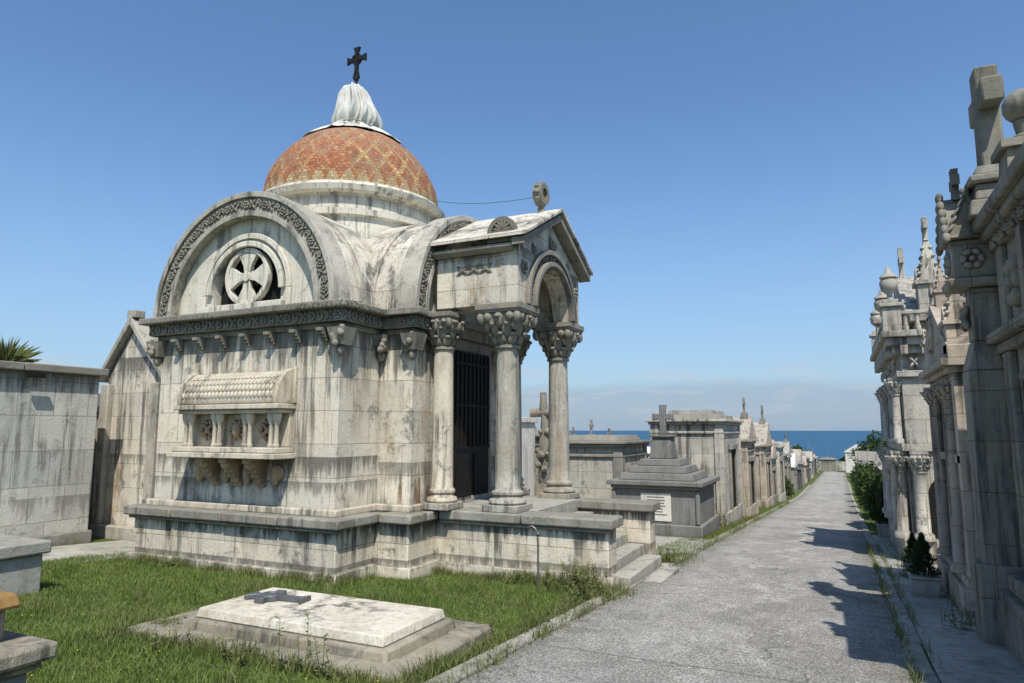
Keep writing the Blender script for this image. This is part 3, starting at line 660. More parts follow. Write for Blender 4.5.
def scatter(x0,x1,y0,y1,den):
    n=int((x1-x0)*(y1-y0)*den); P=np.stack([rs.uniform(x0,x1,n),rs.uniform(y0,y1,n),np.zeros(n)],1)
    k=np.ones(n,bool)
    for e in ex: k&=~((P[:,0]>e[0])&(P[:,0]<e[1])&(P[:,1]>e[2])&(P[:,1]<e[3]))
    P=P[k]; P[:,2]=-.057*np.minimum(P[:,1],50)-np.maximum(0,P[:,1]-50)*.03; 
    s=np.sin(P[:,0]*2.3+1)*np.cos(P[:,1]*2.9)+.5*np.sin(P[:,0]*6+P[:,1]*5)+.5*np.sin(P[:,0]*13+2)*np.sin(P[:,1]*11); 
    return P[rs.uniform(-1.9,1.9,len(P))<s+.6]
P=np.concatenate([scatter(-12.5,-2.87,2.6,9.4,3400),scatter(-7,-2.87,2.5,6,1700),scatter(-3.5,-2.87,12,40,900),scatter(.75,1.15,12.3,60,900),scatter(-6,-2.87,60,118,60)])
blades('lawn_grass',P,.015,.065,.008,M_grass,1.1,5)
E=[]
def fringe(x0,y0,x1,y1,n,sp=.05):
    t=rs.uniform(0,1,n); q=np.stack([x0+(x1-x0)*t+rs.normal(0,sp,n),y0+(y1-y0)*t+rs.normal(0,sp,n),0*t],1); q[:,2]=-.057*q[:,1]; q=q[np.sin(t*37+x0)+rs.uniform(-1,1.2,n)>-.3]; E.append(q)
fringe(-10.3,7.33,-6.1,7.33,2200,.035); fringe(-6.02,7.4,-6.02,8.2,350,.03); fringe(-5.5,8.93,-2.85,8.93,3200,.06); fringe(-6.05,4.3,-3,4.3,1700,.045); fringe(-2.95,5.92,-2.95,4.4,500,.03); fringe(-6.04,4.3,-6.04,5.9,500,.03)
fringe(-3.0,8.4,-2.85,8.95,2600,.18); fringe(-3.6,8.7,-3.0,8.8,1900,.14); fringe(-2.90,2.5,-2.86,8.6,3600,.04); fringe(-2.66,2.5,-2.66,8.6,1500,.03); fringe(-2.75,11.9,-2.85,13.5,1700,.15); fringe(1.2,9,1.2,16,600,.04); fringe(.44,3,.44,18,1600,.025); fringe(.62,7,.62,18,600,.02)
fringe(-2.66,12,-2.66,40,3000,.035); fringe(-3.1,17,-3.0,26,1800,.09); fringe(-12.7,5,-12.7,8.4,300,.05); fringe(-5.9,4.6,-5.6,4.6,300,.05)
for _ in range(45):
    cx,cy=rs.uniform(-8,-3),rs.uniform(3,8.9)
    if not any(e[0]<cx<e[1] and e[2]<cy<e[3] for e in ex): fringe(cx,cy,cx+.05,cy+.05,60,.05)
blades('tall_grass',np.concatenate(E),.04,.16,.009,M_weed,.8,9)
def weeds(name,spots):
    m=MB()
    for (x,y,h,n) in spots:
        for k in range(n):
            bx,by=x+R.gauss(0,.09),y+R.gauss(0,.09); z0=gz(by)-.01; hh=h*R.uniform(.5,1); lx,ly=R.gauss(0,.12)*hh,R.gauss(0,.12)*hh
            m.tube([(bx,by,z0),(bx+lx*.4,by+ly*.4,z0+hh*.5),(bx+lx,by+ly,z0+hh)],[.004,.003,.002],4)
            for q in range(int(6+hh*26)):
                t=R.uniform(.1,1); c=Vector((bx+lx*t,by+ly*t,z0+hh*t)); a=R.uniform(0,2*pi); l=R.uniform(.025,.06)
                d=Vector((math.cos(a),math.sin(a),R.uniform(-.1,.7))).normalized(); s=d.cross(Vector((0,0,1))).normalized()*l*.28
                m.add([c,c+d*l*.5+s,c+d*l,c+d*l*.5-s],[(0,1,2,3)])
    return mk(name,m,M_weed,recalc=False,smooth=False)
weeds('weeds',[(-3.0,8.6,.45,46),(-3.25,8.75,.42,42),(-2.95,8.3,.35,30),(-2.93,7.9,.25,16),(-3.6,8.8,.3,22),(-4.1,8.85,.2,12),(-3.9,4.25,.5,3),(-3.55,4.2,.4,3),(-4.4,4.2,.25,6),(-5.2,4.25,.2,6),(-2.85,12.1,.4,18),(-3.05,5.95,.25,8),(-2.9,6.6,.15,6),(-2.9,7.2,.15,6),(.85,12.8,.5,18),(1.0,14.0,.55,18),(.95,11.7,.35,12),(1.1,9.2,.25,10),(-5.8,4.7,.12,14),(-3.3,21,.5,20),(1.0,8.8,.2,8),(-6.4,7.3,.2,8),(-9,7.25,.15,8)])
m=MB()
for i in range(25):
    x,y=R.uniform(-7.5,-3),R.uniform(2.9,4.3); z=gz(y)+R.uniform(.03,.06); r=.008
    m.ell((x,y,z),(r,0,0),(0,r,0),(0,0,.004),5,3)
mk('yellow_flowers',m,M_yel)
t=empty('water_pipe',(-3.75,8.62,gz(8.6)))
m=MB(); bx,by=-3.72,8.62; m.tube([(bx,by,-.6),(bx,by,.1),(bx-.01,by,.22),(bx-.04,by,.29),(bx-.09,by,.32),(bx-.14,by,.30)],.014,8); m.sph((bx,by,.22),.024); mk('pipe',m,M_pipe,t)
# ================================================================== generic tomb chapel
def tomb(name,x0,x1,y0,y1,h,mat,roof='flat',door='x',cross=True,cm=None,sc=1,gab='x'):
    cy=(y0+y1)/2; cx=(x0+x1)/2; g0=gz(y0); e=empty(name,(cx,cy,gz(cy))); zt=g0+h; cm=cm or M_cope
    m=MB(); m.box(x0,x1,y0,y1,gz(y1)-.3,zt); mk('walls',m,mat,e,bevel=.015)
    m=MB(); m.box(x0-.08,x1+.08,y0-.08,y1+.08,gz(y1)-.3,g0+.35)
    m.box(x0-.06,x1+.06,y0-.06,y1+.06,zt-.30,zt-.22); m.box(x0-.10,x1+.10,y0-.10,y1+.10,zt-.02,zt+.06); m.box(x0-.17,x1+.17,y0-.17,y1+.17,zt+.061,zt+.14)
    top=zt+.14
    for (px,py) in ((x0,y0),(x1,y0),(x0,y1),(x1,y1)):
        m.box(px-.05 if px==x0 else px-.22,px+.22 if px==x0 else px+.05,py-.05 if py==y0 else py-.22,py+.22 if py==y0 else py+.05,g0+.351,zt-.021)
    mk('mouldings',m,cm if R.random()<.4 else mat,e,bevel=.015)
    m=MB()
    if roof=='gable':
        rh=.35*((y1-y0) if gab=='x' else (x1-x0)); 
        if gab=='x': m.prism([(y0-.15,top),(cy,top+rh),(y1+.15,top)],SIDE,x0-.12,x1+.12)
        else: m.prism([(x0-.15,top),(cx,top+rh),(x1+.15,top)],FRONT,y0-.12,y1+.12)
        ztop=top+rh
    elif roof=='step':
        a=(x1-x0)/2;b=(y1-y0)/2; zz=top
        for k in range(2): m.cbox(cx,cy,a*(.9-.22*k),b*(.9-.22*k),zz,zz+.15,.06,.06); zz+=.151
        ztop=zz
    else:
        m.box(x0+.1,x1-.1,y0+.1,y1-.1,top,top+.16,.1,.1); ztop=top+.16
    mk('roof',m,cm if roof!='gable' else mat,e,bevel=.015)
    if cross:
        m=MB(); cxx=x1-.15 if (gab=='x' and roof=='gable' and x1<0) else cx
        m.cbox(cxx,cy,.14,.14,ztop-.08,ztop+.18,.03,.03); fcross(m,cxx,cy,ztop+.18,.62*sc,.42*sc,.10*sc,.09*sc,SIDE,.6,1.3); mk('cross_finial',m,cm,e,bevel=.008)
    m=MB(); f=MB()
    if door=='x':
        xf,s=(x1,1) if x1<0 else (x0,-1); w=min(.5,(y1-y0)*.22); a,b=sorted((xf,xf+s*.012)); m.box(a,b,cy-w,cy+w,g0+.1,g0+min(2.2,h*.75))
        for ya,yb in ((cy-w-.14,cy-w),(cy+w,cy+w+.14)):
            a,b=sorted((xf,xf+s*.07)); f.box(a,b,ya,yb,g0+.1,g0+min(2.2,h*.75))
        a,b=sorted((xf,xf+s*.12)); f.box(a,b,cy-w-.2,cy+w+.2,g0+min(2.2,h*.75),g0+min(2.2,h*.75)+.16)
        a,b=sorted((xf+s*.013,xf+s*.03))
        for k in range(5): m.box(a,b,cy-w+.08+k*(2*w-.16)/4-.012,cy-w+.08+k*(2*w-.16)/4+.012,g0+.2,g0+min(2.2,h*.75)-.05)
        mk('door',m,M_door,e); mk('door_surround',f,cm,e,bevel=.01)
    return e,ztop
e=empty('stepped_granite_tomb',(-4.3,18.3,gz(18.3))); g0=gz(17.2)
m=MB(); m.box(-5.3,-3.2,17.2,19.6,g0-.5,g0+1.12); m.box(-5.4,-3.1,17.1,19.7,g0-.5,g0+.28); m.box(-5.37,-3.13,17.13,19.67,g0+1.121,g0+1.2); m.box(-5.45,-3.05,17.05,19.75,g0+1.201,g0+1.32)
for xx in (-5.3,-3.2): m.box(xx-.05,xx+.05,17.15,17.25,g0+.3,g0+1.1)
zz=g0+1.321; a,b=.95,1.0
for k in range(3): m.cbox(-4.25,18.3,a,b,zz,zz+.17,.05,.05); zz+=.171; a-=.2;b-=.2
m.cbox(-4.25,18.3,.32,.32,zz,zz+.55,.08,.08); m.cbox(-4.25,18.3,.30,.30,zz+.551,zz+.62); fcross(m,-4.25,18.3,zz+.62,.80,.55,.16,.15,FRONT,.6,1.2)
mk('body',m,M_dgran,e,bevel=.02)
m=MB(); m.box(-4.60,-3.85,17.18,17.198,g0+.35,g0+1.02); mk('inscription_plaque',m,M_white,e)
m=MB()
for k in range(7): m.box(-4.52+R.uniform(0,.08),-3.95-R.uniform(0,.12),17.172,17.1795,g0+.92-k*.07,g0+.935-k*.07)
mk('inscription_lines',m,M_lead,e)
tomb('stone_block_chapel',-5.3,-3.2,21.3,25.2,3.0,M_tC,'step','x',False)
e2,_=tomb('gabled_chapel',-5.0,-3.1,26.2,28.6,2.6,M_tB,'gable','x',True,sc=.9)
tomb('low_family_tomb',-7.3,-5.45,18.4,21,2.2,M_tC,'flat','n',False)
e=empty('rustic_cross_monument',(-6.55,15.6,gz(15.6))); g0=gz(15.6); m=MB()
m.cbox(-6.55,15.6,.35,.35,g0-.2,g0+.5,.08,.08); m.cbox(-6.55,15.6,.22,.22,g0+.5,g0+1.2,.05,.05)
m.tube([(-6.55+R.uniform(-.03,.03),15.6+R.uniform(-.03,.03),g0+1.2+.2*i) for i in range(12)],[.13,.16,.12,.15,.12,.14,.11,.12,.10,.11,.09,.08],9)
m.tube([(-6.9,15.6,g0+2.9),(-6.55,15.6,g0+2.92),(-6.2,15.6,g0+2.88)],[.10,.12,.09],9)
for i in range(14): m.sph((-6.55+R.uniform(-.15,.15),15.5+R.uniform(-.1,.1),g0+1.2+R.uniform(0,1.4)),R.uniform(.05,.1),8,6)
mk('rustic_trunk_cross',m,M_tA,e,ang=60)
e=empty('white_frame_tomb',(-7.3,14.5,gz(14.5))); g0=gz(14.5); m=MB()
m.box(-8.1,-7.9,14,15.5,g0-.3,g0+2.6); m.box(-6.85,-6.75,14,15.5,g0-.3,g0+2.6); m.box(-8.2,-6.7,13.95,15.55,g0+2.601,g0+2.72); m.box(-7.9,-6.85,14.2,15.5,g0-.3,g0+.4); mk('frame',m,M_white,e,bevel=.01)
m=MB(); m.box(-7.9,-6.85,14.15,15.4,g0+.401,g0+2.6); mk('black_opening_block',m,M_dark,e)  # black block painted as the dark inside of the framed opening
y=29.6; specs=[(M_white,'flat',2.5,2.6),(M_tB,'gable',2.7,3.0),(M_pink,'gable',2.2,2.6),(M_tC,'flat',2.9,3.2),(M_dgran,'step',1.6,2.4),(M_tB,'flat',2.6,3),(M_tC,'gable',2.5,3),(M_white,'gable',2.3,3),(M_dgran,'flat',2.0,3)]
k=0
while y<112:
    mt,rf,h,w=specs[k%len(specs)]; k+=1
    if y>56: h*=.75; 
    dx=R.uniform(0,.5); tomb('roadside_tomb',-5.6-dx,-3.15-dx,y,y+w,h,mt,rf,'x',R.random()<.75,M_roofd if R.random()<.3 else M_cope,sc=R.uniform(.7,1.1),gab='x' if R.random()<.6 else 'y'); y+=w+R.uniform(.5,1.6)
for (x,y) in [(-8.6,24),(-9.5,29),(-8.4,34),(-11.5,25),(-12,31),(-8.8,41),(-12.5,38),(-9,50),(-13,47),(-15,28),(-14,19),(-17,22),(-19,33),(-11,17.5)]:
    mt=R.choice([M_tB,M_tC,M_white,M_tA,M_dgran]); w=R.uniform(2,3); tomb('family_tomb',x-w/2,x+w/2,y,y+R.uniform(2,3),R.uniform(1.7,2.7),mt,R.choice(['flat','gable','step']),'n',True,sc=R.uniform(.7,1.2))
e=empty('gabled_side_chapel',(-12.9,10.5,gz(10))); g0=gz(9.2); AX=-12.95
m=MB(); m.box(AX-.72,AX+.9,9.2,12.5,g0-.5,g0+3.25); m.prism([(AX-.72,g0+3.24),(AX,g0+4.2),(AX+.9,g0+3.24)],FRONT,9.2,12.5); mk('walls',m,M_swall,e,bevel=.01)
m=MB()
m.prism([(AX-.88,g0+3.10),(AX-.88,g0+3.24),(AX,g0+4.44),(AX,g0+4.26)],FRONT,9.05,12.6); m.prism([(AX+1.06,g0+3.10),(AX+1.06,g0+3.24),(AX+.0005,g0+4.44),(AX+.0005,g0+4.26)],FRONT,9.051,12.601)
for xx in (AX-.66,AX+.84): m.box(xx-.12,xx+.12,9.08,9.3,g0-.3,g0+3.05)
m.cbox(AX,9.2,.12,.12,g0+4.4,g0+4.56); m.box(AX-.9,AX+1.1,9.02,12.6,g0-.5,g0+.25)
mk('mouldings',m,M_arch,e,bevel=.015)
e=empty('low_tomb_with_dark_roof',(-14.9,10,gz(10)))
m=MB(); m.box(-16,-13.95,9.0,12,g0-.4,g0+2.5); mk('walls',m,M_tC,e,bevel=.01)
m=MB(); m.prism([(-16.2,g0+2.5),(-13.9,g0+2.5),(-13.9,g0+2.62),(-16.2,g0+3.0)],FRONT,8.8,12.2); mk('roof',m,M_roofd,e)
m=MB()
for i in range(170):
    a=R.uniform(0,2*pi); l=R.uniform(.4,.8); el=R.uniform(.4,1.5); b=Vector((-13.9,7.35,2.72)); d=Vector((math.cos(a)*math.cos(el),math.sin(a)*math.cos(el),math.sin(el)))
    s=d.cross(Vector((0,0,1)));
    if s.length<.01: continue
    s=s.normalized()*.010; tip=b+d*l+Vector((0,0,-.15*l)); md=b+d*l*.55+Vector((0,0,.03)); m.add([b-s,b+s,md+s,tip,md-s],[(0,1,2,3,4)])
mk('yucca_plant',m,M_weed,recalc=False,smooth=False)
# ================================================================== RIGHT ROW
def urn(m,x,y,z,s=1):
    m.cbox(x,y,.13*s,.13*s,z,z+.08*s); m.lathe([(z+.08*s,.10*s),(z+.12*s,.05*s),(z+.2*s,.05*s),(z+.27*s,.14*s),(z+.42*s,.17*s),(z+.5*s,.13*s),(z+.52*s,.16*s),(z+.56*s,.15*s),(z+.62*s,.06*s),(z+.70*s,.05*s),(z+.75*s,.01)],x,y,16)
def pinnacle(m,x,y,z,s=1.,top='ball'):
    m.cbox(x,y,.16*s,.16*s,z,z+.45*s); m.cbox(x,y,.20*s,.20*s,z+.451*s,z+.51*s); m.cbox(x,y,.19*s,.19*s,z-.02,z+.06*s)
    for dx,dy in ((1,0),(-1,0),(0,1),(0,-1)):
        if dx: m.prism([(y-.15*s,z+.511*s),(y,z+.74*s),(y+.15*s,z+.511*s)],SIDE,x+dx*.10*s,x+dx*.17*s)
        else: m.prism([(x-.148*s,z+.5112*s),(x,z+.741*s),(x+.148*s,z+.5112*s)],FRONT,y+dy*.10*s,y+dy*.168*s)
    m.box(x-.13*s,x+.13*s,y-.13*s,y+.13*s,z+.5115*s,z+1.15*s,.10*s,.10*s)
    for k in range(4):
        for sx in (1,-1):
            for sy in (1,-1):
                q=.125*s*(1-k/5); m.sph((x+sx*q,y+sy*q,z+(.62+.13*k)*s),.03*s,6,4)
    if top=='ball': m.sph((x,y,z+1.2*s),.075*s,12,8)
    else: fcross(m,x,y,z+1.12*s,.36*s,.26*s,.07*s,.07*s,SIDE,.6,1.5)
# --- tomb A
e=empty('ornate_tomb_with_cross',(2.6,6.9,gz(7)))
m=MB(); m.box(1.55,4.0,5.0,8.35,-1.0,3.45); mk('walls',m,M_tA,e,bevel=.012)
m=MB(); m.box(1.30,4.1,4.85,8.50,-1.0,.08); m.box(1.37,4.06,4.9,8.46,.081,.24); m.box(1.46,4.0,4.95,8.42,2.35,2.45); m.box(1.38,4.05,4.9,8.48,2.451,2.55)
m.box(1.48,4.0,4.96,8.4,3.38,3.48); m.box(1.40,4.1,4.9,8.46,3.481,3.58); m.box(1.33,4.15,4.85,8.54,3.581,3.70)
m.cbox(1.55,8.15,.27,.27,3.701,3.88,.03,.03); m.cbox(1.55,8.15,.20,.20,3.881,4.06,.03,.03); m.cbox(1.55,8.15,.235,.235,4.061,4.14)
m.cbox(1.55,8.15,.19,.19,4.141,4.25,.04,.04)
for y in (5.2,6.1,7.1,7.95): m.box(1.48,1.56,y-.13,y+.13,.24,2.35); m.box(1.49,1.56,y-.11,y+.11,2.55,3.38)
m.box(1.52,1.56,7.28,7.72,.5,.58); m.box(1.52,1.56,7.28,7.72,2.05,2.13)
m.box(1.20,1.54,8.20,8.55,-1.0,2.2); m.box(1.14,1.54,8.16,8.58,-.99,.30); m.box(1.20,1.54,8.20,8.55,2.2,2.5,.08,.03); m.box(1.28,1.54,8.23,8.52,2.5,3.05)
m.box(1.10,1.54,8.14,8.60,3.05,3.14,-.02,-.02); m.box(1.14,1.54,8.18,8.56,3.141,3.55); m.prism([(8.10,3.551),(8.37,4.05),(8.64,3.551)],SIDE,1.09,1.50); m.prism([(1.10,3.552),(1.30,4.0),(1.50,3.552)],FRONT,8.12,8.62)
mk('mouldings',m,M_tA,e,bevel=.02)
m=MB(); fcross(m,1.55,8.15,4.21,1.10,.72,.23,.21,SIDE,.68,1.18); mk('stone_cross',m,M_carv,e,bevel=.025)
m=MB()
for k in range(6):
    t=k/5
    for sg in (-1,1): m.ell((1.10,8.37+sg*.27*(1-t),3.56+.50*t),(.04,0,0),(0,.04,.02*sg),(0,-.03*sg,.06),7,5); m.ell((1.30+sg*.20*(1-t),8.13,3.56+.46*t),(.04,0,.02),(0,.04,0),(-.03*sg,0,.06),7,5)
fcross(m,1.25,8.37,4.02,.34,.26,.07,.07,SIDE,.58,1.6)
orn(m,(1.14,8.37,3.34),(0,1,0),(-1,0,0),.3,1); orn(m,(1.32,8.18,3.34),(1,0,0),(0,-1,0),.28,1); orn(m,(1.24,8.36,2.75),(0,1,0),(-1,0,0),.26,0)
orn_line(m,(1.47,5.1,3.43),(1.47,8.1,3.43),(-1,0,0),.13)
for y in (5.65,6.6,7.5): orn(m,(1.54,y,2.95),(0,1,0),(-1,0,0),.6,y>7); orn(m,(1.54,y,2.95),(0,1,0),(-1,0,0),.36,1)
m.sph((1.60,7.05,4.42),.15); m.cbox(1.60,7.05,.19,.19,3.702,4.0,.02,.02); m.cbox(1.60,7.05,.22,.22,4.001,4.07);m.lathe([(4.07,.14),(4.12,.14),(4.16,.06),(4.28,.08)],1.60,7.05,14)
pinnacle(m,1.6,5.6,3.7,1.0)
mk('carvings',m,M_carv,e,ang=60)
m=MB(); m.box(1.538,1.552,6.3,6.9,.25,2.1); m.box(1.543,1.552,7.3,7.7,.58,2.05); mk('door',m,M_door,e)
# --- tomb B
e=empty('pedimented_beige_tomb',(2.3,10.8,gz(10.8))); g0=gz(10.8)
m=MB(); m.box(1.32,3.4,9.7,11.9,g0-.5,2.30); mk('walls',m,M_tB,e,bevel=.012)
m=MB(); m.box(1.18,3.5,9.58,12.0,g0-.5,g0+.40); m.box(1.23,3.48,9.62,11.97,g0+.401,g0+.5);m.box(1.26,3.45,9.64,11.96,2.2,2.28); m.box(1.20,3.5,9.58,12.0,2.281,2.36); m.box(1.13,3.55,9.50,12.06,2.361,2.45)
m.box(1.26,3.45,9.64,11.96,1.20,1.30)
m.prism([(9.5,2.451),(9.5,2.60),(10.8,3.30),(12.05,2.60),(12.05,2.451)],SIDE,1.20,3.4)
m.prism([(1.2,2.452),(1.2,2.62),(2.3,3.25),(3.4,2.62),(3.4,2.452)],FRONT,9.52,9.8)
for y in (9.75,11.85): m.box(1.26,1.4,y-.12,y+.12,g0+.5,2.2)
for xx in (1.38,1.95,2.6): m.box(xx-.08,xx+.08,9.64,9.71,g0+.5,2.2)
pinnacle(m,1.36,9.72,2.45,.9); pinnacle(m,1.36,11.85,2.45,.9,'cross'); pinnacle(m,1.36,10.8,3.2,.55,'cross')
mk('mouldings',m,M_tB,e,bevel=.012)
m=MB()
fcross(m,1.19,10.8,2.62,.5,.40,.11,.04,SIDE,.55,1.8); m.ring(SIDE,10.8,2.88,.20,.25,0,2*pi,1.17,1.21,24)
fcross(m,1.67,9.50,2.62,.5,.4,.1,.04,FRONT,.6,1.8)
for y in (10.15,11.45):
    m.lathe([(g0+.5,.12),(g0+.55,.12),(g0+.6,.085),(1.95,.075),(2.0,.09)],1.25,y,14); cap(m,1.25,y,1.95,2.2,.075,.12)
mk('carvings',m,M_tB,e,ang=60)
m=MB(); m.box(1.305,1.325,10.4,11.2,g0+.5,1.18); m.box(2.08,2.45,9.69,9.705,g0+.8,1.05); m.box(1.55,1.8,9.69,9.705,g0+.9,1.0); mk('door',m,M_door,e)
# --- tomb C
e=empty('tall_chapel_with_urns',(2.5,17.2,gz(17))); g0=gz(16)
m=MB(); m.box(1.12,4.5,15.0,19.6,g0-.5,3.1); m.box(1.45,4.2,15.3,19.3,3.1,3.7); mk('walls',m,M_tC,e,bevel=.015)
m=MB(); m.box(.97,4.6,14.86,19.75,g0-.5,g0+.5); m.box(1.04,4.6,14.93,19.7,1.2,1.34); m.box(1.04,4.6,14.92,19.7,2.6,2.72)
m.box(.99,4.6,14.88,19.72,3.05,3.2); m.box(.90,4.7,14.78,19.82,3.201,3.35); m.box(.81,4.8,14.68,19.9,3.351,3.47)
m.box(1.35,4.3,15.2,19.4,3.7,3.82)
for x,y in ((1.02,14.95),(1.02,17.3),(1.02,19.6),(2.4,14.95)):
    m.cbox(x,y,.17,.17,3.471,3.95,.02,.02); m.cbox(x,y,.2,.2,3.951,4.02)
for i in range(16): 
    m.lathe([(3.472,.05),(3.55,.06),(3.65,.035),(3.75,.05),(3.80,.05)],1.0,15.3+i*.27,8)
    if i<8: m.lathe([(3.472,.05),(3.55,.06),(3.65,.035),(3.75,.05),(3.80,.05)],1.25+i*.2,14.95,8)
m.box(.93,1.07,15.1,19.5,3.801,3.87); m.box(1.1,3.6,14.88,15.02,3.801,3.87)
for k in range(12): m.box(.88,1.0,15.0+k*.4,15.14+k*.4,3.02,3.2); 
for k in range(9): m.box(1.12+k*.35,1.25+k*.35,14.76,14.9,3.02,3.2)
m.prism([(15.2,3.821),(17.3,5.0),(19.4,3.821)],SIDE,1.3,3.9)
pinnacle(m,1.75,15.5,3.82,1.35,'cross'); pinnacle(m,2.3,15.5,3.82,1.5)
mk('mouldings',m,M_tC,e,bevel=.012)
m=MB()
for x,y in ((1.02,14.95),(1.02,17.3),(1.02,19.6),(2.4,14.95)): urn(m,x,y,4.02,1.0)
fcross(m,1.45,17.3,4.95,.7,.45,.12,.1,SIDE,.6,1.4)
for y in (15.15,16.2,18.4,19.4): m.lathe([(g0+.5,.17),(g0+.6,.17),(g0+.65,.12),(.8,.105),(.85,.13)],1.0,y,14); cap(m,1.0,y,.8,1.2,.10,.15)
for y in (15.15,16.2,18.4,19.4): m.lathe([(1.34,.13),(1.42,.13),(1.45,.09),(2.3,.08)],1.02,y,14); cap(m,1.02,y,2.25,2.6,.08,.13)
for x in (1.3,2.3): m.lathe([(g0+.5,.17),(g0+.6,.17),(g0+.65,.12),(.8,.105),(.85,.13)],x,14.9,14); cap(m,x,14.9,.8,1.2,.10,.15)
for k in range(10): orn(m,(1.03,15.3+k*.45,2.88),(0,1,0),(-1,0,0),.22,k)
for k in range(6): orn(m,(1.35+k*.4,14.92,2.88),(1,0,0),(0,-1,0),.22,k)
mk('carvings',m,M_tC,e,ang=60)
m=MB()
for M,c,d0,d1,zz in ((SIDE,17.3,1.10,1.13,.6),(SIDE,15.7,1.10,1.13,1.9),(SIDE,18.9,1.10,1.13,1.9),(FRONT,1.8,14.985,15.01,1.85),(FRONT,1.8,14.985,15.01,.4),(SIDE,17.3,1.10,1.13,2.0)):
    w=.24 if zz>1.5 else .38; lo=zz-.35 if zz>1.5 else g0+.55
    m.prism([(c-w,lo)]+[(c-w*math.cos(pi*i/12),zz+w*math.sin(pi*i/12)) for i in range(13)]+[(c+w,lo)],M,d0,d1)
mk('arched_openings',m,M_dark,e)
tomb('roadside_tomb',1.45,3.8,21.5,24.5,2.7,M_tA,'gable','x',True,gab='x')
tomb('roadside_tomb',1.5,3.8,27,30,2.2,M_tC,'flat','x',True)
y=33
for k in range(12):
    w=R.uniform(2.2,3.2); tomb('roadside_tomb',1.6,4.2,y,y+w,R.uniform(1.3,2.2),R.choice([M_tC,M_tA,M_tB,M_white]),R.choice(['flat','gable','step']),'x',R.random()<.6,sc=.8); y+=w+R.uniform(2,3.6)
for (x,y) in [(7,9),(7.5,14),(7,21),(8,28),(7,36),(12,20),(12,31),(7,45)]:
    tomb('family_tomb',x-1.3,x+1.3,y,y+2.6,R.uniform(2,3),R.choice([M_tB,M_tC,M_tA]),R.choice(['flat','gable','step']),'n',True)
e,_=tomb('white_gatehouse',.6,3.8,118,122,3.0,M_white,'gable','n',False,gab='y',cm=M_roofd)
tomb('roadside_tomb',-3.2,-.9,124,127,1.8,M_tA,'flat','n',True)
m=MB(); m.box(-80,80,130,130.4,gz(130)-1,gz(130)+1.5); mk('boundary_wall',m,M_tC,bevel=.03)
def foliage(name,blobs,n,ls,mat,trunk=None):
    rs2=np.random.RandomState(len(name)+int(abs(blobs[0][0]*10))); e=empty(name,(blobs[0][0],blobs[0][1],gz(blobs[0][1])))
    V=[];F=[]; tot=sum(b[3]*b[4]*b[5] for b in blobs)
    for (x,y,z,rx,ry,rz) in blobs:
        k=int(n*rx*ry*rz/tot)+20; d=rs2.normal(size=(k,3)); d/=np.linalg.norm(d,axis=1)[:,None]; r=rs2.uniform(.45,1.0,k)**.6
        r*=1+.22*np.sin(d[:,0]*7+x)*np.cos(d[:,2]*6+y)
        c=np.array([x,y,z])+d*r[:,None]*np.array([rx,ry,rz])
        for i in range(k):
            a=Vector(rs2.normal(size=3)).normalized()*ls*rs2.uniform(.5,1.2); b=a.cross(Vector(rs2.normal(size=3))).normalized()*ls*.45; cc=Vector(c[i]); o=len(V)
            V+= [cc-a,cc+b,cc+a,cc-b]; F.append((o,o+1,o+2,o+3))
    m=MB(); m.v=[tuple(v) for v in V]; m.f=F; mk('foliage',m,mat,e,recalc=False,smooth=False)
    m=MB(); b=blobs[0]; g1=gz(b[1])
    m.tube([(b[0],b[1],g1-.1),(b[0]+.03,b[1],(g1+b[2])/2),(b[0],b[1],b[2]+b[5]*.4)],[.06+.05*b[3],.05+.04*b[3],.02],8)
    for bb in blobs[1:]: m.tube([(b[0],b[1],(g1+b[2])/2),((b[0]+bb[0])/2,(b[1]+bb[1])/2,(bb[2]+g1)/2+.3),(bb[0],bb[1],bb[2])],[.05,.04,.015],6)
    mk('trunk',m,M_roofd,e)
    return e
for (x,y,s) in [(1.05,25.5,1.0),(1.1,31.5,1.3),(1.0,38,1.0),(1.3,45,1.4),(1.2,55,1.3),(-3.4,47,.9)]:
    g1=gz(y); foliage('leafy_shrub',[(x,y,g1+s*.8,.5*s,.5*s,.75*s),(x+.3*s,y+.3,g1+s*.6,.4*s,.4*s,.5*s),(x-.2*s,y+.5*s,g1+s*1.1,.3*s,.4*s,.5*s)],1600,.06*s+.02,M_leaf)
for (x,y,s) in [(4,95,3.0),(6.5,100,2.6),(9,110,3.2),(-7,126,2.2)]:
    g1=gz(y); foliage('broadleaf_tree',[(x,y,g1+s*1.1,.7*s,.7*s,.6*s),(x+.6*s,y,g1+s*.9,.5*s,.5*s,.5*s),(x-.5*s,y+.5*s,g1+s*.9,.5*s,.5*s,.45*s),(x+.1*s,y,g1+s*1.5,.45*s,.4*s,.4*s)],2200,.22,M_leaf)
rs3=np.random.RandomState(4); m=MB()
for i in range(9000):
    x=rs3.uniform(-60,60); y=rs3.uniform(132,136); z=gz(134)+rs3.uniform(.2,1.9+.9*math.sin(x*.35)+.5*math.sin(x*1.1)); a=Vector(rs3.normal(size=3)).normalized()*.4; b=a.cross(Vector(rs3.normal(size=3))).normalized()*.22; c=Vector((x,y,z)); m.add([c-a,c+b,c+a,c-b],[(0,1,2,3)])
mk('hedge',m,M_leaf,recalc=False,smooth=False)
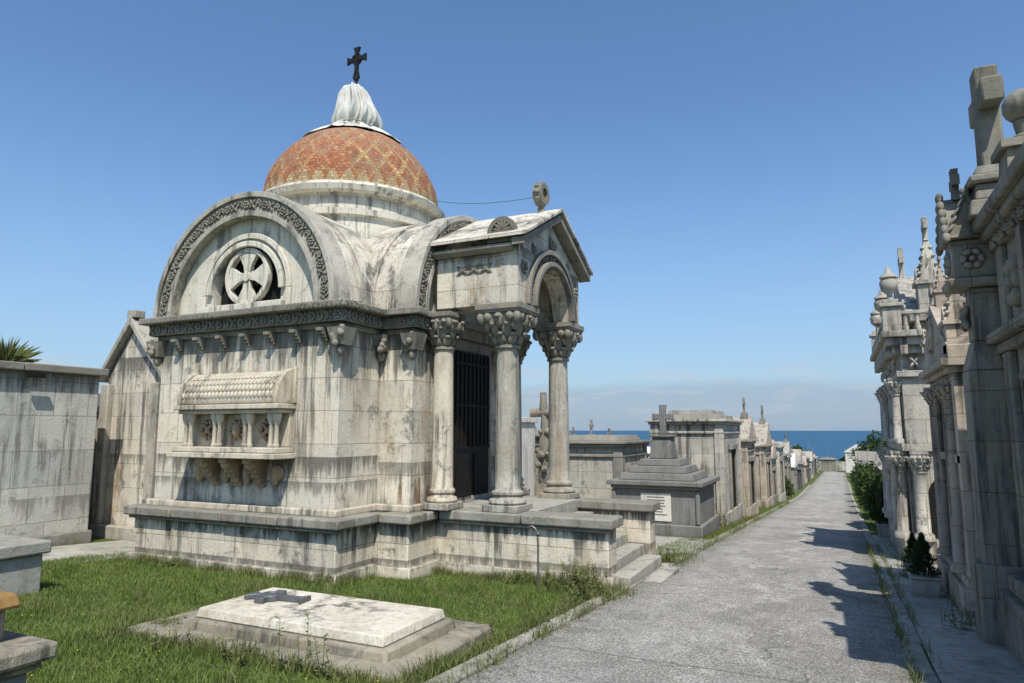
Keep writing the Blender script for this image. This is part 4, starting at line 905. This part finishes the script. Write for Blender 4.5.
def pot(x,y,s):
    g1=gz(y)+.03; e=empty('potted_conifer',(x,y,g1)); m=MB(); m.box(x-.17*s,x+.17*s,y-.17*s,y+.17*s,g1,g1+.26*s,-.03*s,-.03*s); m.box(x-.22*s,x+.22*s,y-.22*s,y+.22*s,g1+.261*s,g1+.30*s); mk('planter',m,M_conc,e,bevel=.01)
    m=MB()
    for i in range(1700):
        t=R.random(); r=.20*s*(1-t)**.7*R.uniform(.4,1.1)*(1+.2*math.sin(t*20)); a=R.uniform(0,2*pi); c=Vector((x+r*math.cos(a),y+r*math.sin(a),g1+.32*s+t*.62*s)); d=Vector((math.cos(a)*.6,math.sin(a)*.6,1)).normalized()*.035*s; b=d.cross(Vector((R.gauss(0,1),R.gauss(0,1),R.gauss(0,1)))).normalized()*.010*s
        m.add([c-d,c+b,c+d,c-b],[(0,1,2,3)])
    mk('foliage',m,M_conif,e,recalc=False,smooth=False)
    m=MB(); m.tube([(x,y,g1+.25*s),(x,y,g1+.8*s)],.015,6); mk('stem',m,M_roofd,e)
pot(.92,11.0,.85); pot(.95,12.9,.7); pot(.95,20.5,1.1)
# ================================================================== light & sky
el=math.radians(58); az=Vector((.54,-.84,0)).normalized(); d=Vector((az.x*math.cos(el),az.y*math.cos(el),math.sin(el)))
sl=bpy.data.lights.new('sun','SUN'); sl.energy=5.0; sl.angle=math.radians(.5); sl.color=(1,.95,.87); so=bpy.data.objects.new('sun',sl); so.rotation_euler=d.to_track_quat('Z','Y').to_euler(); so.location=(10,-10,30); S.collection.objects.link(so)
w=bpy.data.worlds.new('World'); S.world=w; w.use_nodes=True; nt=w.node_tree; nt.nodes.clear()
wo=nt.nodes.new('ShaderNodeOutputWorld'); bg=nt.nodes.new('ShaderNodeBackground'); sk=nt.nodes.new('ShaderNodeTexSky'); sk.sky_type='NISHITA'; sk.sun_disc=False; sk.sun_elevation=el; sk.sun_rotation=math.atan2(az.x,az.y); sk.altitude=50; sk.air_density=1.0; sk.dust_density=.6; sk.ozone_density=1.6
tc=nt.nodes.new('ShaderNodeTexCoord'); sp=nt.nodes.new('ShaderNodeSeparateXYZ'); L=nt.links.new
L(tc.outputs['Generated'],sp.inputs[0])
def WN(sc,loc,det=7,ro=.62):
    mp=nt.nodes.new('ShaderNodeMapping'); mp.inputs['Scale'].default_value=sc; mp.inputs['Location'].default_value=loc; nz=nt.nodes.new('ShaderNodeTexNoise'); nz.inputs['Scale'].default_value=1; nz.inputs['Detail'].default_value=det; nz.inputs['Roughness'].default_value=ro
    L(tc.outputs['Generated'],mp.inputs[0]);L(mp.outputs[0],nz.inputs['Vector']); return nz.outputs[0]
def MRn(v,a,b,c,d2): x=nt.nodes.new('ShaderNodeMapRange'); x.inputs[1].default_value=a;x.inputs[2].default_value=b;x.inputs[3].default_value=c;x.inputs[4].default_value=d2; L(v,x.inputs[0]); return x.outputs[0]
def MTH(op,a,b):
    x=nt.nodes.new('ShaderNodeMath'); x.operation=op
    for i,vv in ((0,a),(1,b)):
        if isinstance(vv,bpy.types.NodeSocket): L(vv,x.inputs[i])
        else: x.inputs[i].default_value=vv
    return x.outputs[0]
def MX(f,a,b,bl='MIX'):
    x=nt.nodes.new('ShaderNodeMix'); x.data_type='RGBA'; x.blend_type=bl
    for i,vv in ((0,f),(6,a),(7,b)):
        if isinstance(vv,bpy.types.NodeSocket): L(vv,x.inputs[i])
        else: x.inputs[i].default_value=vv
    return x.outputs[2]
Zc=sp.outputs[2]
base=MX(1.0,sk.outputs[0],(.98,1.20,1.38,1),'MULTIPLY')
base=MX(MTH('POWER',MRn(Zc,.42,0,0,.85),1.5),base,(2.8,3.85,5.3,1))
edge=MTH('ADD',Zc,MTH('MULTIPLY',MTH('SUBTRACT',WN((4,4,10),(2,1,0)),.5),.06))
base=MX(MRn(edge,.074,.055,0,.5),base,(2.75,3.35,4.35,1))
wisp=MTH('MULTIPLY',MTH('MULTIPLY',MRn(Zc,.10,.07,0,1),MRn(Zc,.02,.06,.25,1)),MRn(WN((9,9,60),(0,3,1)),.50,.66,0,.85))
base=MX(wisp,base,(4.6,5.1,5.7,1))
L(base,bg.inputs[0]); bg.inputs[1].default_value=.12; L(bg.outputs[0],wo.inputs[0])
cam=bpy.data.cameras.new('camera'); cam.lens=24; cam.sensor_width=36; cam.clip_end=60000; cam.clip_start=.05
co=bpy.data.objects.new('camera',cam); co.location=(0,0,1.6); co.rotation_euler=(math.radians(90+7.38),0,math.radians(25.46)); S.collection.objects.link(co); S.camera=co
